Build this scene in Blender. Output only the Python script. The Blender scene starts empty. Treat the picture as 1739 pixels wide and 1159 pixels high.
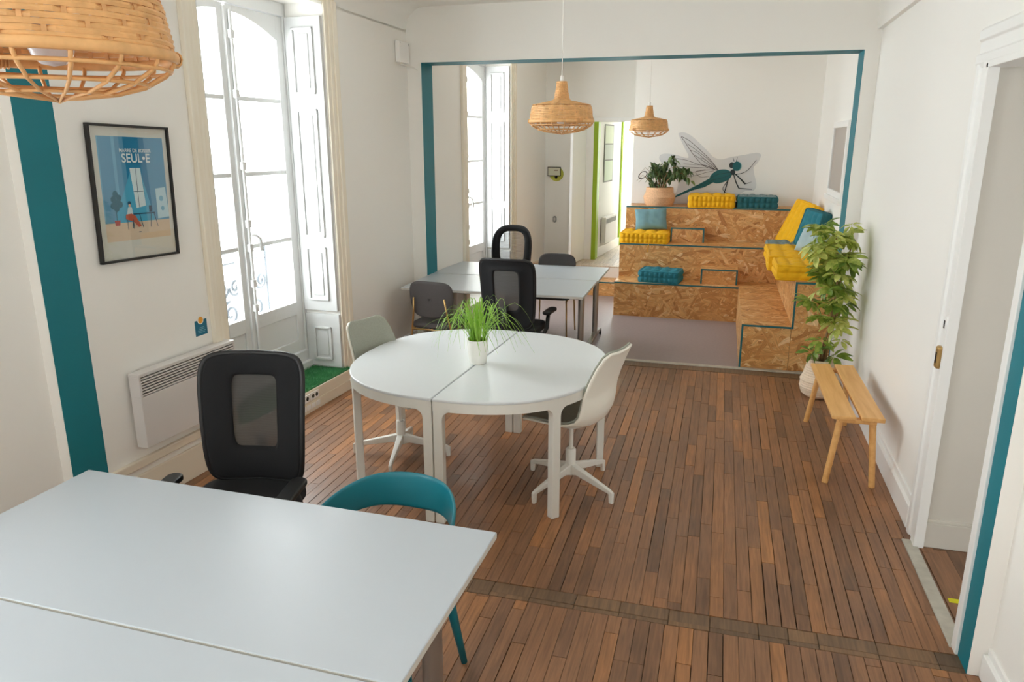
import bpy, bmesh, math, random
from mathutils import Vector, Matrix, Euler, noise
PI = math.pi
R = math.radians
random.seed(7)
scene = bpy.context.scene
C = scene.collection

# ------------------------------------------------------------------ camera
cam_d = bpy.data.cameras.new('camera')
cam_d.sensor_width = 36.0
cam_d.lens = 1261.2 / 1739 * 36.0
cam_d.clip_start = 0.05
cam_d.clip_end = 200
cam = bpy.data.objects.new('camera', cam_d)
C.objects.link(cam)
cam.location = (0, 0, 2.068)
cam.rotation_euler = (R(75.0), 0, R(15.54))
scene.camera = cam

# ------------------------------------------------------------------ sky, exposure
world = bpy.data.worlds.new('world')
scene.world = world
world.use_nodes = True
wn = world.node_tree
wn.nodes.clear()
wbg = wn.nodes.new('ShaderNodeBackground')
wbg.inputs[0].default_value = (0.97, 0.985, 1.0, 1)
wbg.inputs[1].default_value = 5.6
wo = wn.nodes.new('ShaderNodeOutputWorld')
wn.links.new(wbg.outputs[0], wo.inputs[0])
vs = scene.view_settings
vs.view_transform = 'Standard'
vs.look = 'None'
vs.exposure = 1.27
vs.gamma = 1.0
vs.use_curve_mapping = False
cy = scene.cycles
cy.max_bounces = 14
cy.diffuse_bounces = 9
cy.glossy_bounces = 4
cy.transmission_bounces = 6
cy.transparent_max_bounces = 16
cy.sample_clamp_indirect = 8.0
cy.caustics_reflective = False
cy.caustics_refractive = False
try:
    cy.use_denoising = True
except Exception:
    pass

# left wall frame: s runs along the wall (about world Y), dep goes behind its face
LA = R(3.0)
LO = Vector((-3.05, 5.2))
LU = Vector((math.sin(LA), math.cos(LA)))
LN = Vector((math.cos(LA), -math.sin(LA)))
def LP(s, dep=0.0):
    p = LO + LU * (s - 5.2) - LN * dep
    return (p.x, p.y)
# far room's left wall
FA = R(5.0)
FO = Vector((-2.82, 8.12))
FU = Vector((math.sin(FA), math.cos(FA)))
FN = Vector((math.cos(FA), -math.sin(FA)))
def FP(s, dep=0.0):
    p = FO + FU * (s - 8.12) - FN * dep
    return (p.x, p.y)

def sky_portal(x, y, z, rz, w, h):
    l = bpy.data.lights.new('sky_portal', 'AREA')
    l.shape = 'RECTANGLE'
    l.size = w
    l.size_y = h
    l.cycles.is_portal = True
    o = bpy.data.objects.new('sky_portal', l)
    o.location = (x, y, z)
    o.rotation_euler = (R(90), 0, rz)
    C.objects.link(o)

# ------------------------------------------------------------------ helpers
def lin(r, g, b):
    f = lambda c: ((c / 255 + 0.055) / 1.055) ** 2.4 if c > 10 else c / 255 / 12.92
    return (f(r), f(g), f(b), 1)

class MB:
    """collects shapes into one mesh"""
    def __init__(s):
        s.v = []; s.f = []; s.m = []; s.mi = 0; s.T = Matrix.Identity(4)
    def add(s, vs, fs):
        b = len(s.v)
        s.v += [tuple(s.T @ Vector(v)) for v in vs]
        s.f += [tuple(i + b for i in f) for f in fs]
        s.m += [s.mi] * len(fs)
        return s
    def box(s, x0, x1, y0, y1, z0, z1):
        vs = [(x, y, z) for z in (z0, z1) for y in (y0, y1) for x in (x0, x1)]
        return s.add(vs, [(0, 2, 3, 1), (4, 5, 7, 6), (0, 1, 5, 4), (2, 6, 7, 3), (0, 4, 6, 2), (1, 3, 7, 5)])
    def cbox(s, c, d, rot=None):
        M = Matrix.Translation(c) @ (Euler(rot).to_matrix().to_4x4() if rot else Matrix.Identity(4))
        o = s.T; s.T = o @ M
        s.box(-d[0] / 2, d[0] / 2, -d[1] / 2, d[1] / 2, -d[2] / 2, d[2] / 2)
        s.T = o
        return s
    def prism(s, poly, a, b, axis='z'):
        """extrude a 2D outline (counter-clockwise) from a to b along an axis"""
        n = len(poly)
        def P(p, h):
            return {'z': (p[0], p[1], h), 'y': (p[0], h, p[1]), 'x': (h, p[0], p[1])}[axis]
        vs = [P(p, a) for p in poly] + [P(p, b) for p in poly]
        fs = [tuple(reversed(range(n))), tuple(range(n, 2 * n))]
        fs += [(i, (i + 1) % n, (i + 1) % n + n, i + n) for i in range(n)]
        if axis == 'y':
            fs = [tuple(reversed(f)) for f in fs]
        return s.add(vs, fs)
    def tube(s, pts, r, seg=8, caps=True, closed=False, flat=1.0):
        pts = [Vector(p) for p in pts]
        n = len(pts)
        rs = r if isinstance(r, (list, tuple)) else [r] * n
        vs = []; fs = []
        up = None
        for i, p in enumerate(pts):
            if closed:
                t = pts[(i + 1) % n] - pts[i - 1]
            else:
                t = pts[min(i + 1, n - 1)] - pts[max(i - 1, 0)]
            t = t.normalized() if t.length > 1e-9 else Vector((0, 0, 1))
            if up is None:
                up = Vector((0, 0, 1)) if abs(t.z) < 0.9 else Vector((1, 0, 0))
            a = t.cross(up)
            if a.length < 1e-6:
                a = t.cross(Vector((1, 0, 0)))
            a.normalize()
            b = a.cross(t).normalized()
            up = b
            for k in range(seg):
                th = 2 * PI * k / seg
                vs.append(p + (a * math.cos(th) + b * math.sin(th) * flat) * rs[i])
        m = n if closed else n - 1
        for i in range(m):
            for k in range(seg):
                j = (i + 1) % n
                fs.append((i * seg + k, j * seg + k, j * seg + (k + 1) % seg, i * seg + (k + 1) % seg))
        if caps and not closed:
            fs.append(tuple(range(seg)))
            fs.append(tuple(reversed(range((n - 1) * seg, n * seg))))
        return s.add(vs, [tuple(reversed(f)) for f in fs])
    def lathe(s, prof, seg=32, c=(0, 0, 0), cap=True):
        vs = []; fs = []
        for r, z in prof:
            for k in range(seg):
                a = 2 * PI * k / seg
                vs.append((c[0] + r * math.cos(a), c[1] + r * math.sin(a), c[2] + z))
        n = len(prof)
        for i in range(n - 1):
            for k in range(seg):
                fs.append((i * seg + k, i * seg + (k + 1) % seg, (i + 1) * seg + (k + 1) % seg, (i + 1) * seg + k))
        if cap:
            if prof[0][0] > 1e-6: fs.append(tuple(reversed(range(seg))))
            if prof[-1][0] > 1e-6: fs.append(tuple(range((n - 1) * seg, n * seg)))
        return s.add(vs, fs)
    def grid(s, fn, nu, nv, cu=False):
        vs = [fn(i / (nu if cu else nu - 1), j / (nv - 1)) for j in range(nv) for i in range(nu)]
        fs = []
        for j in range(nv - 1):
            for i in range(nu if cu else nu - 1):
                k = (i + 1) % nu
                fs.append((j * nu + i, j * nu + k, (j + 1) * nu + k, (j + 1) * nu + i))
        return s.add(vs, fs)
    def mesh(s, name):
        me = bpy.data.meshes.new(name)
        me.from_pydata(s.v, [], s.f)
        me.update()
        return me
    def build(s, name, mat, parent=None, smooth=False, bevel=0, solid=0, sub=0, loc=None, rot=None, seg=2, angle=None):
        me = s.mesh(name)
        mats = mat if isinstance(mat, (list, tuple)) else [mat]
        for m in mats: me.materials.append(m)
        if len(mats) > 1:
            me.polygons.foreach_set('material_index', s.m)
        if smooth:
            me.polygons.foreach_set('use_smooth', [True] * len(me.polygons))
            if angle:
                try: me.set_sharp_from_angle(angle=R(angle))
                except Exception: pass
        o = bpy.data.objects.new(name, me)
        C.objects.link(o)
        if parent: o.parent = parent
        if loc: o.location = loc
        if rot: o.rotation_euler = rot
        if solid:
            md = o.modifiers.new('solid', 'SOLIDIFY'); md.thickness = solid; md.offset = 0
        if bevel:
            md = o.modifiers.new('bevel', 'BEVEL'); md.width = bevel; md.segments = seg
            md.limit_method = 'ANGLE'; md.angle_limit = R(40)
        if sub:
            md = o.modifiers.new('sub', 'SUBSURF'); md.levels = sub; md.render_levels = sub
        return o

def tag(o, label=None, cat=None, group=None, kind=None):
    if label: o['label'] = label
    if cat: o['category'] = cat
    if group: o['group'] = group
    if kind: o['kind'] = kind
    return o
def thing(name, label, cat, loc=(0, 0, 0), rz=0, group=None, kind=None):
    o = bpy.data.objects.new(name, None)
    o.empty_display_size = 0.1
    C.objects.link(o)
    o.location = loc
    o.rotation_euler = (0, 0, rz)
    return tag(o, label, cat, group, kind)
def struct(o):
    o['kind'] = 'structure'
    return o
def copy_tree(o, parent=None):
    c = o.copy()
    C.objects.link(c)
    c.parent = parent
    for ch in list(o.children):
        copy_tree(ch, c)
    return c
def arc(cx, cz, r, a0, a1, n=8):
    return [(cx + r * math.cos(R(a0 + (a1 - a0) * i / n)), cz + r * math.sin(R(a0 + (a1 - a0) * i / n))) for i in range(n + 1)]

# ------------------------------------------------------------------ materials
def newmat(name):
    m = bpy.data.materials.new(name)
    m.use_nodes = True
    nt = m.node_tree
    b = nt.nodes['Principled BSDF']
    return m, nt, b
def bump(nt, b, scale, strength, dist=0.01, coord='Object', detail=3):
    tc = nt.nodes.new('ShaderNodeTexCoord')
    nz = nt.nodes.new('ShaderNodeTexNoise')
    nz.inputs['Scale'].default_value = scale
    nz.inputs['Detail'].default_value = detail
    bp = nt.nodes.new('ShaderNodeBump')
    bp.inputs['Strength'].default_value = strength
    bp.inputs['Distance'].default_value = dist
    nt.links.new(tc.outputs[coord], nz.inputs['Vector'])
    nt.links.new(nz.outputs['Fac'], bp.inputs['Height'])
    nt.links.new(bp.outputs[0], b.inputs['Normal'])
    return nz
def plain(name, col, rough=0.5, metal=0.0, vary=0.0, vscale=8, bmp=0, bscale=200, spec=None):
    m, nt, b = newmat(name)
    b.inputs['Base Color'].default_value = col
    b.inputs['Roughness'].default_value = rough
    b.inputs['Metallic'].default_value = metal
    if spec is not None: b.inputs['Specular IOR Level'].default_value = spec
    if bmp: bump(nt, b, bscale, bmp, 0.002)
    if vary:
        tc = nt.nodes.new('ShaderNodeTexCoord')
        nz = nt.nodes.new('ShaderNodeTexNoise')
        nz.inputs['Scale'].default_value = vscale
        nz.inputs['Detail'].default_value = 5
        mp = nt.nodes.new('ShaderNodeMapRange')
        mp.inputs['From Min'].default_value = 0.3
        mp.inputs['From Max'].default_value = 0.7
        mp.inputs['To Min'].default_value = 1 - vary
        mp.inputs['To Max'].default_value = 1 + vary
        mx = nt.nodes.new('ShaderNodeVectorMath'); mx.operation = 'SCALE'
        mx.inputs[0].default_value = col[:3]
        nt.links.new(tc.outputs['Object'], nz.inputs['Vector'])
        nt.links.new(nz.outputs['Fac'], mp.inputs['Value'])
        nt.links.new(mp.outputs[0], mx.inputs['Scale'])
        nt.links.new(mx.outputs[0], b.inputs['Base Color'])
    return m

def ramp(nt, stops):
    n = nt.nodes.new('ShaderNodeValToRGB')
    e = n.color_ramp.elements
    e[0].position, e[0].color = stops[0]
    e[1].position, e[1].color = stops[1]
    for p, c in stops[2:]:
        q = e.new(p); q.color = c
    return n
def math_n(nt, op, a=None, b=None):
    n = nt.nodes.new('ShaderNodeMath'); n.operation = op
    for i, x in enumerate((a, b)):
        if x is None: continue
        if isinstance(x, (int, float)): n.inputs[i].default_value = x
        else: nt.links.new(x, n.inputs[i])
    return n.outputs[0]
def mapping(nt, src, rot=(0, 0, 0), scale=(1, 1, 1)):
    n = nt.nodes.new('ShaderNodeMapping')
    n.inputs['Rotation'].default_value = rot
    n.inputs['Scale'].default_value = scale
    nt.links.new(src, n.inputs['Vector'])
    return n.outputs[0]

def plank_mat(name, stops, rough=0.4):
    m, nt, b = newmat(name)
    L = nt.links
    oi = nt.nodes.new('ShaderNodeObjectInfo')
    ge = nt.nodes.new('ShaderNodeNewGeometry')
    r = math_n(nt, 'FRACT', math_n(nt, 'ADD', oi.outputs['Random'], ge.outputs['Random Per Island']))
    cr = ramp(nt, stops)
    L.new(r, cr.inputs[0])
    # grain runs along the plank; every plank has its own stretch of it
    off = nt.nodes.new('ShaderNodeVectorMath'); off.operation = 'ADD'
    cb = nt.nodes.new('ShaderNodeCombineXYZ')
    L.new(math_n(nt, 'MULTIPLY', r, 37.0), cb.inputs[0]); L.new(math_n(nt, 'MULTIPLY', r, 91.0), cb.inputs[2])
    L.new(ge.outputs['Position'], off.inputs[0]); L.new(cb.outputs[0], off.inputs[1])
    g = nt.nodes.new('ShaderNodeTexNoise')
    g.inputs['Scale'].default_value = 1.0; g.inputs['Detail'].default_value = 6; g.inputs['Distortion'].default_value = 0.6
    L.new(mapping(nt, off.outputs[0], scale=(70, 4.5, 70)), g.inputs['Vector'])
    st = nt.nodes.new('ShaderNodeTexNoise')
    st.inputs['Scale'].default_value = 2.3; st.inputs['Detail'].default_value = 4
    L.new(ge.outputs['Position'], st.inputs['Vector'])
    k = nt.nodes.new('ShaderNodeMapRange')
    k.inputs[1].default_value = 0.3; k.inputs[2].default_value = 0.7; k.inputs[3].default_value = 0.72; k.inputs[4].default_value = 1.22
    L.new(g.outputs['Fac'], k.inputs[0])
    k2 = nt.nodes.new('ShaderNodeMapRange')
    k2.inputs[1].default_value = 0.3; k2.inputs[2].default_value = 0.7; k2.inputs[3].default_value = 0.82; k2.inputs[4].default_value = 1.15
    L.new(st.outputs['Fac'], k2.inputs[0])
    sc = nt.nodes.new('ShaderNodeVectorMath'); sc.operation = 'SCALE'
    L.new(cr.outputs[0], sc.inputs[0]); L.new(math_n(nt, 'MULTIPLY', k.outputs[0], k2.outputs[0]), sc.inputs['Scale'])
    L.new(sc.outputs[0], b.inputs['Base Color'])
    rr = nt.nodes.new('ShaderNodeMapRange')
    rr.inputs[1].default_value = 0.3; rr.inputs[2].default_value = 0.7; rr.inputs[3].default_value = rough - 0.08; rr.inputs[4].default_value = rough + 0.12
    L.new(st.outputs['Fac'], rr.inputs[0]); L.new(rr.outputs[0], b.inputs['Roughness'])
    bp = nt.nodes.new('ShaderNodeBump'); bp.inputs['Strength'].default_value = 0.15; bp.inputs['Distance'].default_value = 0.002
    L.new(g.outputs['Fac'], bp.inputs['Height']); L.new(bp.outputs[0], b.inputs['Normal'])
    return m

def osb_mat():
    m, nt, b = newmat('osb_board')
    L = nt.links
    tc = nt.nodes.new('ShaderNodeTexCoord')
    ge = nt.nodes.new('ShaderNodeNewGeometry')
    sp = nt.nodes.new('ShaderNodeSeparateXYZ'); L.new(tc.outputs['Object'], sp.inputs[0])
    sn = nt.nodes.new('ShaderNodeSeparateXYZ'); L.new(ge.outputs['True Normal'], sn.inputs[0])
    up = math_n(nt, 'GREATER_THAN', math_n(nt, 'ABSOLUTE', sn.outputs[2]), 0.5)
    sd = math_n(nt, 'GREATER_THAN', math_n(nt, 'ABSOLUTE', sn.outputs[0]), 0.5)
    def mixf(f, a, c):
        n = nt.nodes.new('ShaderNodeMix'); n.data_type = 'FLOAT'
        L.new(f, n.inputs[0]); L.new(a, n.inputs[2]); L.new(c, n.inputs[3])
        return n.outputs[0]
    # board-plane coordinates: x-y on treads, y-z on sides, x-z on fronts
    cb = nt.nodes.new('ShaderNodeCombineXYZ')
    L.new(mixf(sd, sp.outputs[0], sp.outputs[1]), cb.inputs[0])
    L.new(mixf(up, sp.outputs[2], sp.outputs[1]), cb.inputs[1])
    dz = nt.nodes.new('ShaderNodeTexNoise'); dz.inputs['Scale'].default_value = 9; dz.inputs['Detail'].default_value = 2
    L.new(cb.outputs[0], dz.inputs['Vector'])
    ad = nt.nodes.new('ShaderNodeVectorMath'); ad.operation = 'MULTIPLY_ADD'
    L.new(dz.outputs['Color'], ad.inputs[0]); ad.inputs[1].default_value = (0.03, 0.03, 0); L.new(cb.outputs[0], ad.inputs[2])
    best = second = grain = None
    for i, (rz, sc) in enumerate([(0.12, 1.0), (-0.55, 1.1), (1.05, 0.9), (0.45, 1.25), (-1.15, 1.15), (-0.15, 0.85)]):
        v = nt.nodes.new('ShaderNodeTexVoronoi'); v.voronoi_dimensions = '2D'
        v.inputs['Scale'].default_value = 1.0
        rot = mapping(nt, ad.outputs[0], rot=(0, 0, rz))
        L.new(mapping(nt, rot, scale=(6.0 * sc, 30 * sc, 1)), v.inputs['Vector'])
        g = nt.nodes.new('ShaderNodeTexNoise'); g.noise_dimensions = '2D'; g.inputs['Scale'].default_value = 1; g.inputs['Detail'].default_value = 3
        L.new(mapping(nt, rot, scale=(9, 150, 1)), g.inputs['Vector'])
        s_ = nt.nodes.new('ShaderNodeSeparateColor')
        L.new(v.outputs['Color'], s_.inputs[0])
        if best is None:
            best, second, grain = s_.outputs[0], s_.outputs[1], g.outputs['Fac']
        else:
            gt = math_n(nt, 'GREATER_THAN', s_.outputs[0], best)
            second = mixf(gt, second, s_.outputs[1]); grain = mixf(gt, grain, g.outputs['Fac'])
            best = math_n(nt, 'MAXIMUM', best, s_.outputs[0])
    cr = ramp(nt, [(0.0, lin(176, 118, 62)), (0.2, lin(200, 142, 80)), (0.6, lin(214, 160, 98)), (0.85, lin(222, 174, 114)), (1.0, lin(236, 202, 152))])
    L.new(second, cr.inputs[0])
    k = nt.nodes.new('ShaderNodeMapRange')
    k.inputs[1].default_value = 0.3; k.inputs[2].default_value = 0.7; k.inputs[3].default_value = 0.76; k.inputs[4].default_value = 1.16
    L.new(grain, k.inputs[0])
    sc = nt.nodes.new('ShaderNodeVectorMath'); sc.operation = 'SCALE'
    L.new(cr.outputs[0], sc.inputs[0]); L.new(k.outputs[0], sc.inputs['Scale'])
    L.new(sc.outputs[0], b.inputs['Base Color'])
    b.inputs['Roughness'].default_value = 0.45
    bp = nt.nodes.new('ShaderNodeBump'); bp.inputs['Strength'].default_value = 0.2; bp.inputs['Distance'].default_value = 0.002
    L.new(second, bp.inputs['Height']); L.new(bp.outputs[0], b.inputs['Normal'])
    return m

def wood_mat(name, c0, c1, scale=(3, 40, 40), rough=0.45):
    m, nt, b = newmat(name)
    tc = nt.nodes.new('ShaderNodeTexCoord')
    n = nt.nodes.new('ShaderNodeTexNoise'); n.inputs['Scale'].default_value = 1; n.inputs['Detail'].default_value = 5; n.inputs['Distortion'].default_value = 0.5
    nt.links.new(mapping(nt, tc.outputs['Object'], scale=scale), n.inputs['Vector'])
    cr = ramp(nt, [(0.3, c0), (0.7, c1)])
    nt.links.new(n.outputs['Fac'], cr.inputs[0])
    nt.links.new(cr.outputs[0], b.inputs['Base Color'])
    b.inputs['Roughness'].default_value = rough
    return m

def glass_mat():
    m, nt, b = newmat('window_glass')
    nt.nodes.remove(b)
    t = nt.nodes.new('ShaderNodeBsdfTransparent'); t.inputs[0].default_value = (0.96, 0.98, 0.98, 1)
    g = nt.nodes.new('ShaderNodeBsdfGlossy'); g.inputs['Roughness'].default_value = 0.02
    mx = nt.nodes.new('ShaderNodeMixShader')
    mx.inputs[0].default_value = 0.05
    nt.links.new(t.outputs[0], mx.inputs[1]); nt.links.new(g.outputs[0], mx.inputs[2])
    nt.links.new(mx.outputs[0], nt.nodes['Material Output'].inputs[0])
    return m

def mesh_fabric(name, col, open_=0.35, con=0.14):
    m, nt, b = newmat(name)
    b.inputs['Base Color'].default_value = col
    b.inputs['Roughness'].default_value = 0.8
    tc = nt.nodes.new('ShaderNodeTexCoord')
    w = nt.nodes.new('ShaderNodeTexWave'); w.inputs['Scale'].default_value = 26; w.inputs['Distortion'].default_value = 6
    w.inputs['Detail Scale'].default_value = 0.4; w.bands_direction = 'Z'
    nt.links.new(tc.outputs['Object'], w.inputs['Vector'])
    k = nt.nodes.new('ShaderNodeMapRange'); k.inputs[3].default_value = open_ - con; k.inputs[4].default_value = open_ + con
    nt.links.new(w.outputs['Fac'], k.inputs[0])
    t = nt.nodes.new('ShaderNodeBsdfTransparent')
    mx = nt.nodes.new('ShaderNodeMixShader')
    nt.links.new(k.outputs[0], mx.inputs[0]); nt.links.new(b.outputs[0], mx.inputs[1]); nt.links.new(t.outputs[0], mx.inputs[2])
    nt.links.new(mx.outputs[0], nt.nodes['Material Output'].inputs[0])
    return m

def leaf_mat(name, stops, rough=0.4):
    m, nt, b = newmat(name)
    oi = nt.nodes.new('ShaderNodeObjectInfo')
    tc = nt.nodes.new('ShaderNodeTexCoord')
    n = nt.nodes.new('ShaderNodeTexNoise'); n.inputs['Scale'].default_value = 22
    nt.links.new(tc.outputs['Object'], n.inputs['Vector'])
    f = math_n(nt, 'ADD', math_n(nt, 'MULTIPLY', oi.outputs['Random'], 0.45), math_n(nt, 'MULTIPLY', n.outputs['Fac'], 0.6))
    cr = ramp(nt, stops)
    nt.links.new(f, cr.inputs[0])
    nt.links.new(cr.outputs[0], b.inputs['Base Color'])
    b.inputs['Roughness'].default_value = rough
    tr = nt.nodes.new('ShaderNodeBsdfTranslucent')
    nt.links.new(cr.outputs[0], tr.inputs[0])
    mx = nt.nodes.new('ShaderNodeMixShader'); mx.inputs[0].default_value = 0.3
    nt.links.new(b.outputs[0], mx.inputs[1]); nt.links.new(tr.outputs[0], mx.inputs[2])
    nt.links.new(mx.outputs[0], nt.nodes['Material Output'].inputs[0])
    return m

WALL = lin(239, 237, 232)
M = {}
M['wall'] = plain('wall_paint', WALL, 0.75, bmp=0.25, bscale=260)
M['white_dimmed'] = plain('dimmed_white_paint', lin(216, 217, 216), 0.4, bmp=0.06, bscale=60)  # white darkened to offset the daylight that would burn out the windows
M['shutter'] = plain('shutter_paint', lin(196, 197, 196), 0.45, bmp=0.06, bscale=60)  # same white, darkened further so the mouldings show in direct daylight
M['wall_hall'] = plain('hall_paint', lin(206, 201, 192), 0.8, bmp=0.2, bscale=260)
M['ceiling'] = plain('ceiling_paint', lin(238, 237, 232), 0.85)
M['white'] = plain('white_gloss_paint', lin(240, 240, 238), 0.35, bmp=0.06, bscale=60)
M['cream'] = wood_mat('cream_casing', lin(232, 222, 202), lin(238, 231, 216), scale=(30, 30, 1.6), rough=0.5)
M['cream_plain'] = plain('cream_paint', lin(230, 220, 202), 0.5)
M['teal'] = plain('teal_paint', lin(0, 116, 130), 0.55, vary=0.04, vscale=3)
M['teal_edge'] = plain('teal_edge_trim', lin(22, 98, 104), 0.5)
M['lime'] = plain('lime_paint', lin(150, 180, 30), 0.5)
M['plank'] = plank_mat('oak_floor_planks', [(0.0, lin(116, 84, 61)), (0.2, lin(132, 95, 69)), (0.55, lin(142, 102, 73)), (0.85, lin(149, 105, 72)), (1.0, lin(166, 114, 71))], 0.42)
M['plank_pale'] = plank_mat('pale_floor_planks', [(0.0, lin(176, 158, 138)), (1.0, lin(206, 192, 174))], 0.45)
M['gap'] = plain('floor_gap_dark', lin(46, 30, 20), 0.9)
M['strip_wood'] = plank_mat('worn_cross_blocks', [(0.0, lin(98, 76, 56)), (0.5, lin(116, 90, 66)), (1.0, lin(132, 100, 70))], 0.45)
M['lino'] = plain('grey_lino', lin(150, 138, 138), 0.42, vary=0.06, vscale=40)
M['osb'] = osb_mat()
M['bench'] = wood_mat('pine_bench', lin(214, 158, 92), lin(232, 182, 116), scale=(30, 2.2, 30), rough=0.45)
M['desk'] = plain('white_laminate', lin(186, 193, 200), 0.32, bmp=0.03, bscale=500)
M['desk_edge'] = plain('desk_edge_band', lin(205, 203, 196), 0.45)
M['round'] = plain('white_table_laminate', lin(212, 216, 218), 0.3)
M['round_frame'] = plain('white_powder_coat', lin(222, 220, 212), 0.4)
M['metal'] = plain('satin_aluminium', lin(168, 166, 162), 0.35, metal=0.85)
M['metal_strip'] = plain('worn_metal_strip', lin(190, 186, 174), 0.45, metal=0.3, vary=0.1, vscale=20)
M['brass'] = plain('brass_tube', lin(196, 160, 104), 0.3, metal=0.9)
M['brass_plate'] = plain('old_brass', lin(186, 152, 96), 0.35, metal=0.7)
M['black'] = plain('black_plastic', lin(18, 18, 20), 0.45)
M['black_fabric'] = plain('black_fabric', lin(17, 18, 21), 0.9, bmp=0.5, bscale=900)
M['black_frame'] = plain('black_frame', lin(24, 23, 22), 0.4)
M['chair_mesh'] = mesh_fabric('chair_mesh_net', lin(58, 55, 53), 0.09, 0.06)
M['chair_mesh_open'] = mesh_fabric('open_chair_mesh_net', lin(74, 78, 84), 0.55)
M['grey_fabric'] = plain('dark_grey_fabric', lin(78, 74, 74), 0.9, bmp=0.5, bscale=600, vary=0.05, vscale=90)
M['sage_fabric'] = plain('sage_grey_fabric', lin(158, 160, 148), 0.9, bmp=0.5, bscale=700, vary=0.07, vscale=120)
M['shell'] = plain('white_chair_shell', lin(236, 232, 220), 0.4)
M['teal_plastic'] = plain('teal_plastic', lin(8, 108, 122), 0.42)
M['rattan'] = plain('rattan_strands', lin(222, 172, 114), 0.5, vary=0.14, vscale=30)
M['rattan_dark'] = plain('rattan_staves', lin(212, 160, 106), 0.55, vary=0.15, vscale=40)
M['bulb'] = plain('bulb_glass', lin(226, 226, 230), 0.12)
M['cord'] = plain('white_cord', lin(232, 230, 224), 0.5)
M['yellow'] = plain('yellow_cotton', lin(238, 180, 12), 0.85, bmp=0.4, bscale=400, vary=0.06, vscale=25)
M['teal_cotton'] = plain('teal_cotton', lin(36, 118, 134), 0.85, bmp=0.4, bscale=400, vary=0.08, vscale=25)
M['dteal_cotton'] = plain('dark_teal_cotton', lin(34, 98, 106), 0.85, bmp=0.4, bscale=400, vary=0.08, vscale=25)
M['blue_linen'] = plain('blue_grey_linen', lin(112, 150, 158), 0.9, bmp=0.5, bscale=300, vary=0.08, vscale=14)
M['pale_linen'] = plain('pale_blue_linen', lin(168, 190, 196), 0.9, bmp=0.5, bscale=300, vary=0.06, vscale=14)
M['pattern'] = plain('speckled_grey_cotton', lin(118, 136, 138), 0.9, vary=0.35, vscale=70)
M['glass'] = glass_mat()
M['heater'] = plain('heater_enamel', lin(214, 210, 208), 0.35)
M['dark_slot'] = plain('heater_slot', lin(52, 46, 36), 0.8)
M['soil'] = plain('potting_soil', lin(84, 58, 40), 0.95, vary=0.3, vscale=60)
M['pot_white'] = plain('white_ceramic', lin(240, 238, 232), 0.25)
M['basket'] = plain('seagrass_basket', lin(220, 176, 138), 0.8, vary=0.12, vscale=60)
M['basket_pale'] = plain('pale_seagrass_basket', lin(232, 212, 188), 0.8, vary=0.1, vscale=60)
M['stem'] = plain('plant_stem', lin(142, 112, 72), 0.7, vary=0.15, vscale=40)
M['ficus'] = leaf_mat('ficus_leaf', [(0.2, lin(46, 68, 40)), (0.5, lin(76, 102, 60)), (0.9, lin(136, 158, 102))])
M['scheff'] = leaf_mat('variegated_leaf', [(0.25, lin(96, 128, 52)), (0.45, lin(150, 172, 70)), (0.65, lin(206, 212, 118)), (0.9, lin(236, 236, 160))])
M['grass'] = leaf_mat('grass_blade', [(0.2, lin(124, 172, 56)), (0.6, lin(172, 214, 88)), (1.0, lin(206, 232, 130))])
M['turf'] = leaf_mat('artificial_turf', [(0.2, lin(44, 112, 62)), (0.6, lin(78, 150, 96)), (1.0, lin(130, 190, 142))], 0.6)
M['iron'] = plain('painted_iron', lin(84, 90, 96), 0.5)
M['paper'] = plain('poster_paper', lin(226, 220, 210), 0.6)
M['yellow_tape'] = plain('yellow_tape', lin(206, 200, 10), 0.5)
def flat(name, r, g, b_): return plain(name, lin(r, g, b_), 0.7)
# ------------------------------------------------------------------ the setting
CEIL = 3.30
Y_HEAD0, Y_HEAD1 = 7.06, 7.34
WIN_C, WIN_H = 4.805, 0.70            # window centre along the left wall, half width
WIN3_C = 0.6                          # assumed third window of the row, unseen beside the camera, lighting the desks
FWIN_C = 8.905
ADDED_WIN_C = -1.5  # centre of the added window, unseen behind the camera

# --- floors
b = MB(); b.box(-3.6, 3.4, -2.6, 7.0, -0.06, -0.014)
floor = struct(b.build('floor', M['gap']))
PW = 0.0625
rows = []
x = -3.30
while x < 1.20:
    y = -2.5 - random.random() * 0.6
    while y < 6.86:
        l = random.choice([0.36, 0.45, 0.55, 0.62, 0.7, 0.8, 0.95, 1.1])
        y0, y1 = max(y, -2.5), min(y + l, 6.86)
        for a0, a1 in ((-9, 2.935), (3.055, 9)):           # the cross strip of the old partition
            q0, q1 = max(y0, a0), min(y1, a1)
            if q1 - q0 > 0.006 and x > -3.2 - 0.06:
                rows.append((x, q0, q1))
        y += l
    x += PW
def hidden(x, y0, y1):
    ym = (y0 + y1) / 2
    if y1 < 1.95: return True
    if ym < 2.3 and x < -0.72: return True
    if ym < 3.3 and x < -2.2: return True
    return False
vis = [r for r in rows if not hidden(*r)]
vis.sort(key=lambda r: (r[1] + r[2]) / 2 - 0.8 * (r[2] - r[1]) + abs((r[0] + 0.2)) * 0.25)
parts = set(vis[:300])
unit = MB()
unit.add([(0, 0, -.014), (1, 0, -.014), (1, 1, -.014), (0, 1, -.014), (0, 0, -.0012), (1, 0, -.0012), (1, 1, -.0012), (0, 1, -.0012),
          (.013, .002, 0), (.987, .002, 0), (.987, .998, 0), (.013, .998, 0)],
         [(0, 1, 5, 4), (1, 2, 6, 5), (2, 3, 7, 6), (3, 0, 4, 7), (4, 5, 9, 8), (5, 6, 10, 9), (6, 7, 11, 10), (7, 4, 8, 11), (8, 9, 10, 11)])
unit_me = unit.mesh('plank')
unit_me.materials.append(M['plank'])
rest = MB()
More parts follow.
